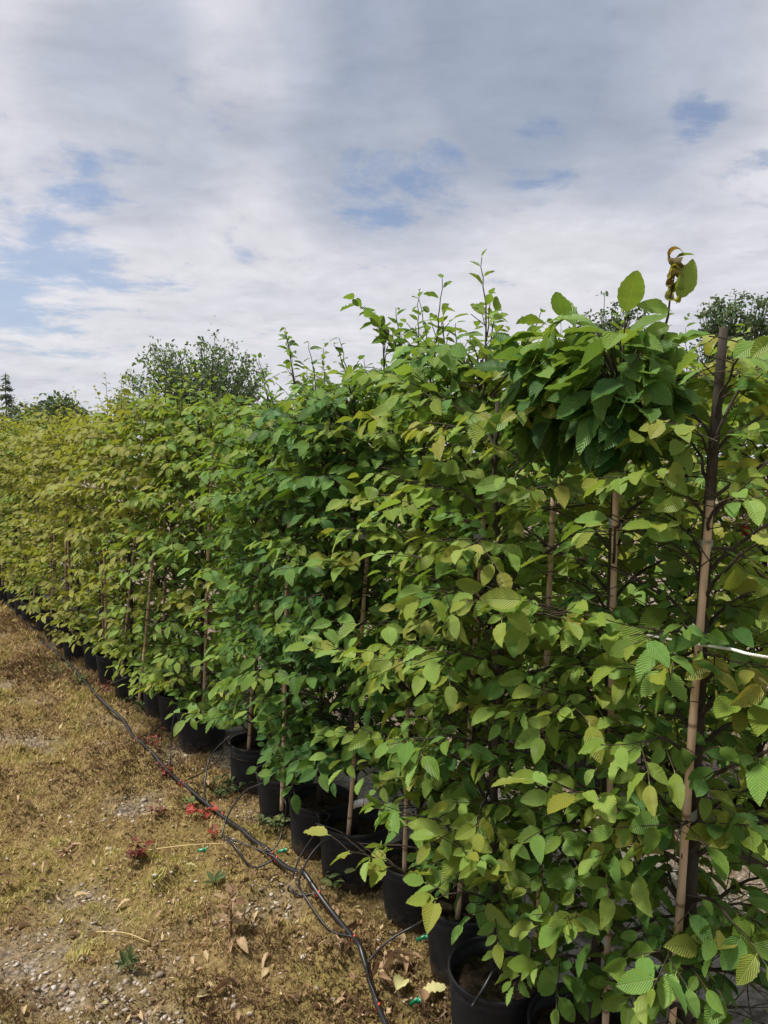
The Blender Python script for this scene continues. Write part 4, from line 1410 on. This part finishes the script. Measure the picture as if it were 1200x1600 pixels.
# ------------------------------------------------------------------ trees beyond the rows
def far_tree(name, x, y, H, wid, label, seed, tone, nleaf=9000, lsz=.11, trunk_h=1.5, airy=.0, stems=5, cat='tree'):
    r = np.random.default_rng(seed)
    o = empty(name, (x, y, 0), label, cat)
    t = MB(); b = MB(); L = Leaves()
    pts = np.array([(0, 0, -.1), (r.normal(0, .05), 0, trunk_h * .5), (r.normal(0, .1), r.normal(0, .1), trunk_h)])
    t.tube(pts, [.028 * H, .022 * H, .018 * H], 8); t.obj('trunk', M['far_bark'], o)
    tips = []
    for k in range(stems * 14):
        a = r.random() * 6.283; f = (k + r.random()) / (stems * 14)
        lobe = .72 + .42 * float(vnoise(np.array(a * 1.6 + seed), np.array(seed * 1.7), seed)); rr = wid / 2 * math.sqrt(f) * lobe
        zt = trunk_h + (H - trunk_h) * math.sqrt(max(0.02, 1 - (.85 * f) ** 2)) * (.60 + .40 * r.random() ** .6) * (.80 + .22 * float(vnoise(np.array(a * 1.1), np.array(f * 2.5 + seed), seed + 5)))
        end = np.array((math.cos(a) * rr, math.sin(a) * rr, zt))
        mid = pts[-1] * .4 + end * .6 * np.array((.75, .75, 1)); mid[2] = (trunk_h + zt) * .5
        c = crv([pts[-1] - UP * .3 * r.random(), mid, end], 10)
        b.tube(c, np.linspace(.006 * H, .0012 * H, len(c)), 4, cap=False)
        tips.append(c)
    for k in range(nleaf):
        c = tips[r.integers(0, len(tips))]
        i_ = min(len(c) - 1, int(len(c) * (.15 + .85 * r.random() ** .7)))
        sp_ = wid * (.016 + .030 * r.random() ** 2)
        p = c[i_] + r.normal(0, sp_, 3) * np.array((1, 1, .8))
        if p[2] < .3:
            continue
        L.add(p, r.normal(0, 1, 3) + np.array((0, 0, -.3)), UP + r.normal(0, .8, 3), lsz * (.6 + .8 * r.random()), tone + r.normal(0, .07), r.random())
    L.arrays()
    b.obj('branchwork', M['far_bark'], o, kind='stuff')
    f = MB(); L.mesh_into(f, np.arange(len(L.l)), XLO); f.obj('crown', M['far_leaf'], o, kind='stuff')
    return o


def place(px, D):
    return (px - 600) / 1200 * D, D


def hgt_at(py, D):
    return P(600, py, D)[2]


x_, y_ = place(322, 24)
far_tree('willow_tree', x_, y_, hgt_at(520, 24), 4.9, 'round grey green willow rising behind the middle of the hedge row', 1, .26, 17000, .11, 1.2, stems=12)
x_, y_ = place(88, 30)
far_tree('broadleaf_tree', x_, y_, hgt_at(610, 30), 3.8, 'low dark bushy tree between the spruce and the willow', 2, .10, 17000, .17, .9, stems=9)
x_, y_ = place(945, 22)
far_tree('willow_tree', x_, y_, hgt_at(455, 22), 2.7, 'slim upright tree behind the bunch of drooping leaves', 3, .16, 17000, .11, 1.5, stems=11)
x_, y_ = place(1145, 21)
far_tree('willow_tree', x_, y_, hgt_at(452, 21), 3.0, 'fuller tree behind the cut trunk at the row end', 4, .17, 15000, .11, 1.5, stems=10)
x_, y_ = place(45, 36)
far_tree('broadleaf_tree', x_, y_, hgt_at(640, 36), 3.2, 'dark shrub at the foot of the spruce', 5, .06, 3500, .18, .8)


def spruce(x, y, H, wid, label):
    o = empty('spruce_tree', (x, y, 0), label, 'tree')
    r = np.random.default_rng(9)
    t = MB(); t.tube(np.array([(0, 0, -.1), (0, 0, H * .5), (0, 0, H)]), [.09, .05, .008], 7); t.obj('trunk', M['far_bark'], o)
    L = Leaves(); b = MB()
    z = .6
    while z < H - .1:
        f = 1 - z / H
        z0_ = z
        for k in range(4):
            a = r.random() * 6.28; z = z0_ + r.normal(0, .08)
            ln = wid / 2 * f ** .8 * (.7 + .4 * r.random()) + .06
            hd = np.array((math.cos(a), math.sin(a), 0))
            p0 = np.array((0, 0, z)); dr_ = r.normal(.15, .12); pts = np.array([p0, p0 + hd * ln * .5 - UP * ln * dr_, p0 + hd * ln - UP * ln * (dr_ - .1)])
            b.tube(pts, [.016, .01, .004], 3, cap=False)
            for s in np.arange(.15, 1.0, .09 / max(.2, ln)):
                q_ = p0 + hd * ln * s - UP * ln * .12 * math.sin(s * 3.1)
                for e in (-1, 1):
                    sd_ = np.array((-hd[1], hd[0], 0)) * e
                    L.add(q_, hd * .6 + sd_ * .7 - UP * .3 + r.normal(0, .2, 3), UP + r.normal(0, .4, 3), .20 * (.6 + .6 * r.random()) * (1.2 - s * .6), .05 + r.normal(0, .03), .2 * r.random())
        z = z0_ + .10 + .05 * f
    L.add(np.array((0, 0, H - .25)), UP, np.array((1, 0, 0)), .3, .05, 0)
    L.arrays()
    b.obj('branchwork', M['far_bark'], o, kind='stuff')
    f = MB(); nar = [(v * np.array((.75, 1, 1)), F, uv) for v, F, uv in XLO]
    L.mesh_into(f, np.arange(len(L.l)), nar); f.obj('crown', M['far_leaf'], o, kind='stuff')


x_, y_ = place(14, 38)
spruce(x_, y_, hgt_at(584, 38), 2.7, 'slender dark spruce standing alone beyond the far end of the hedge')
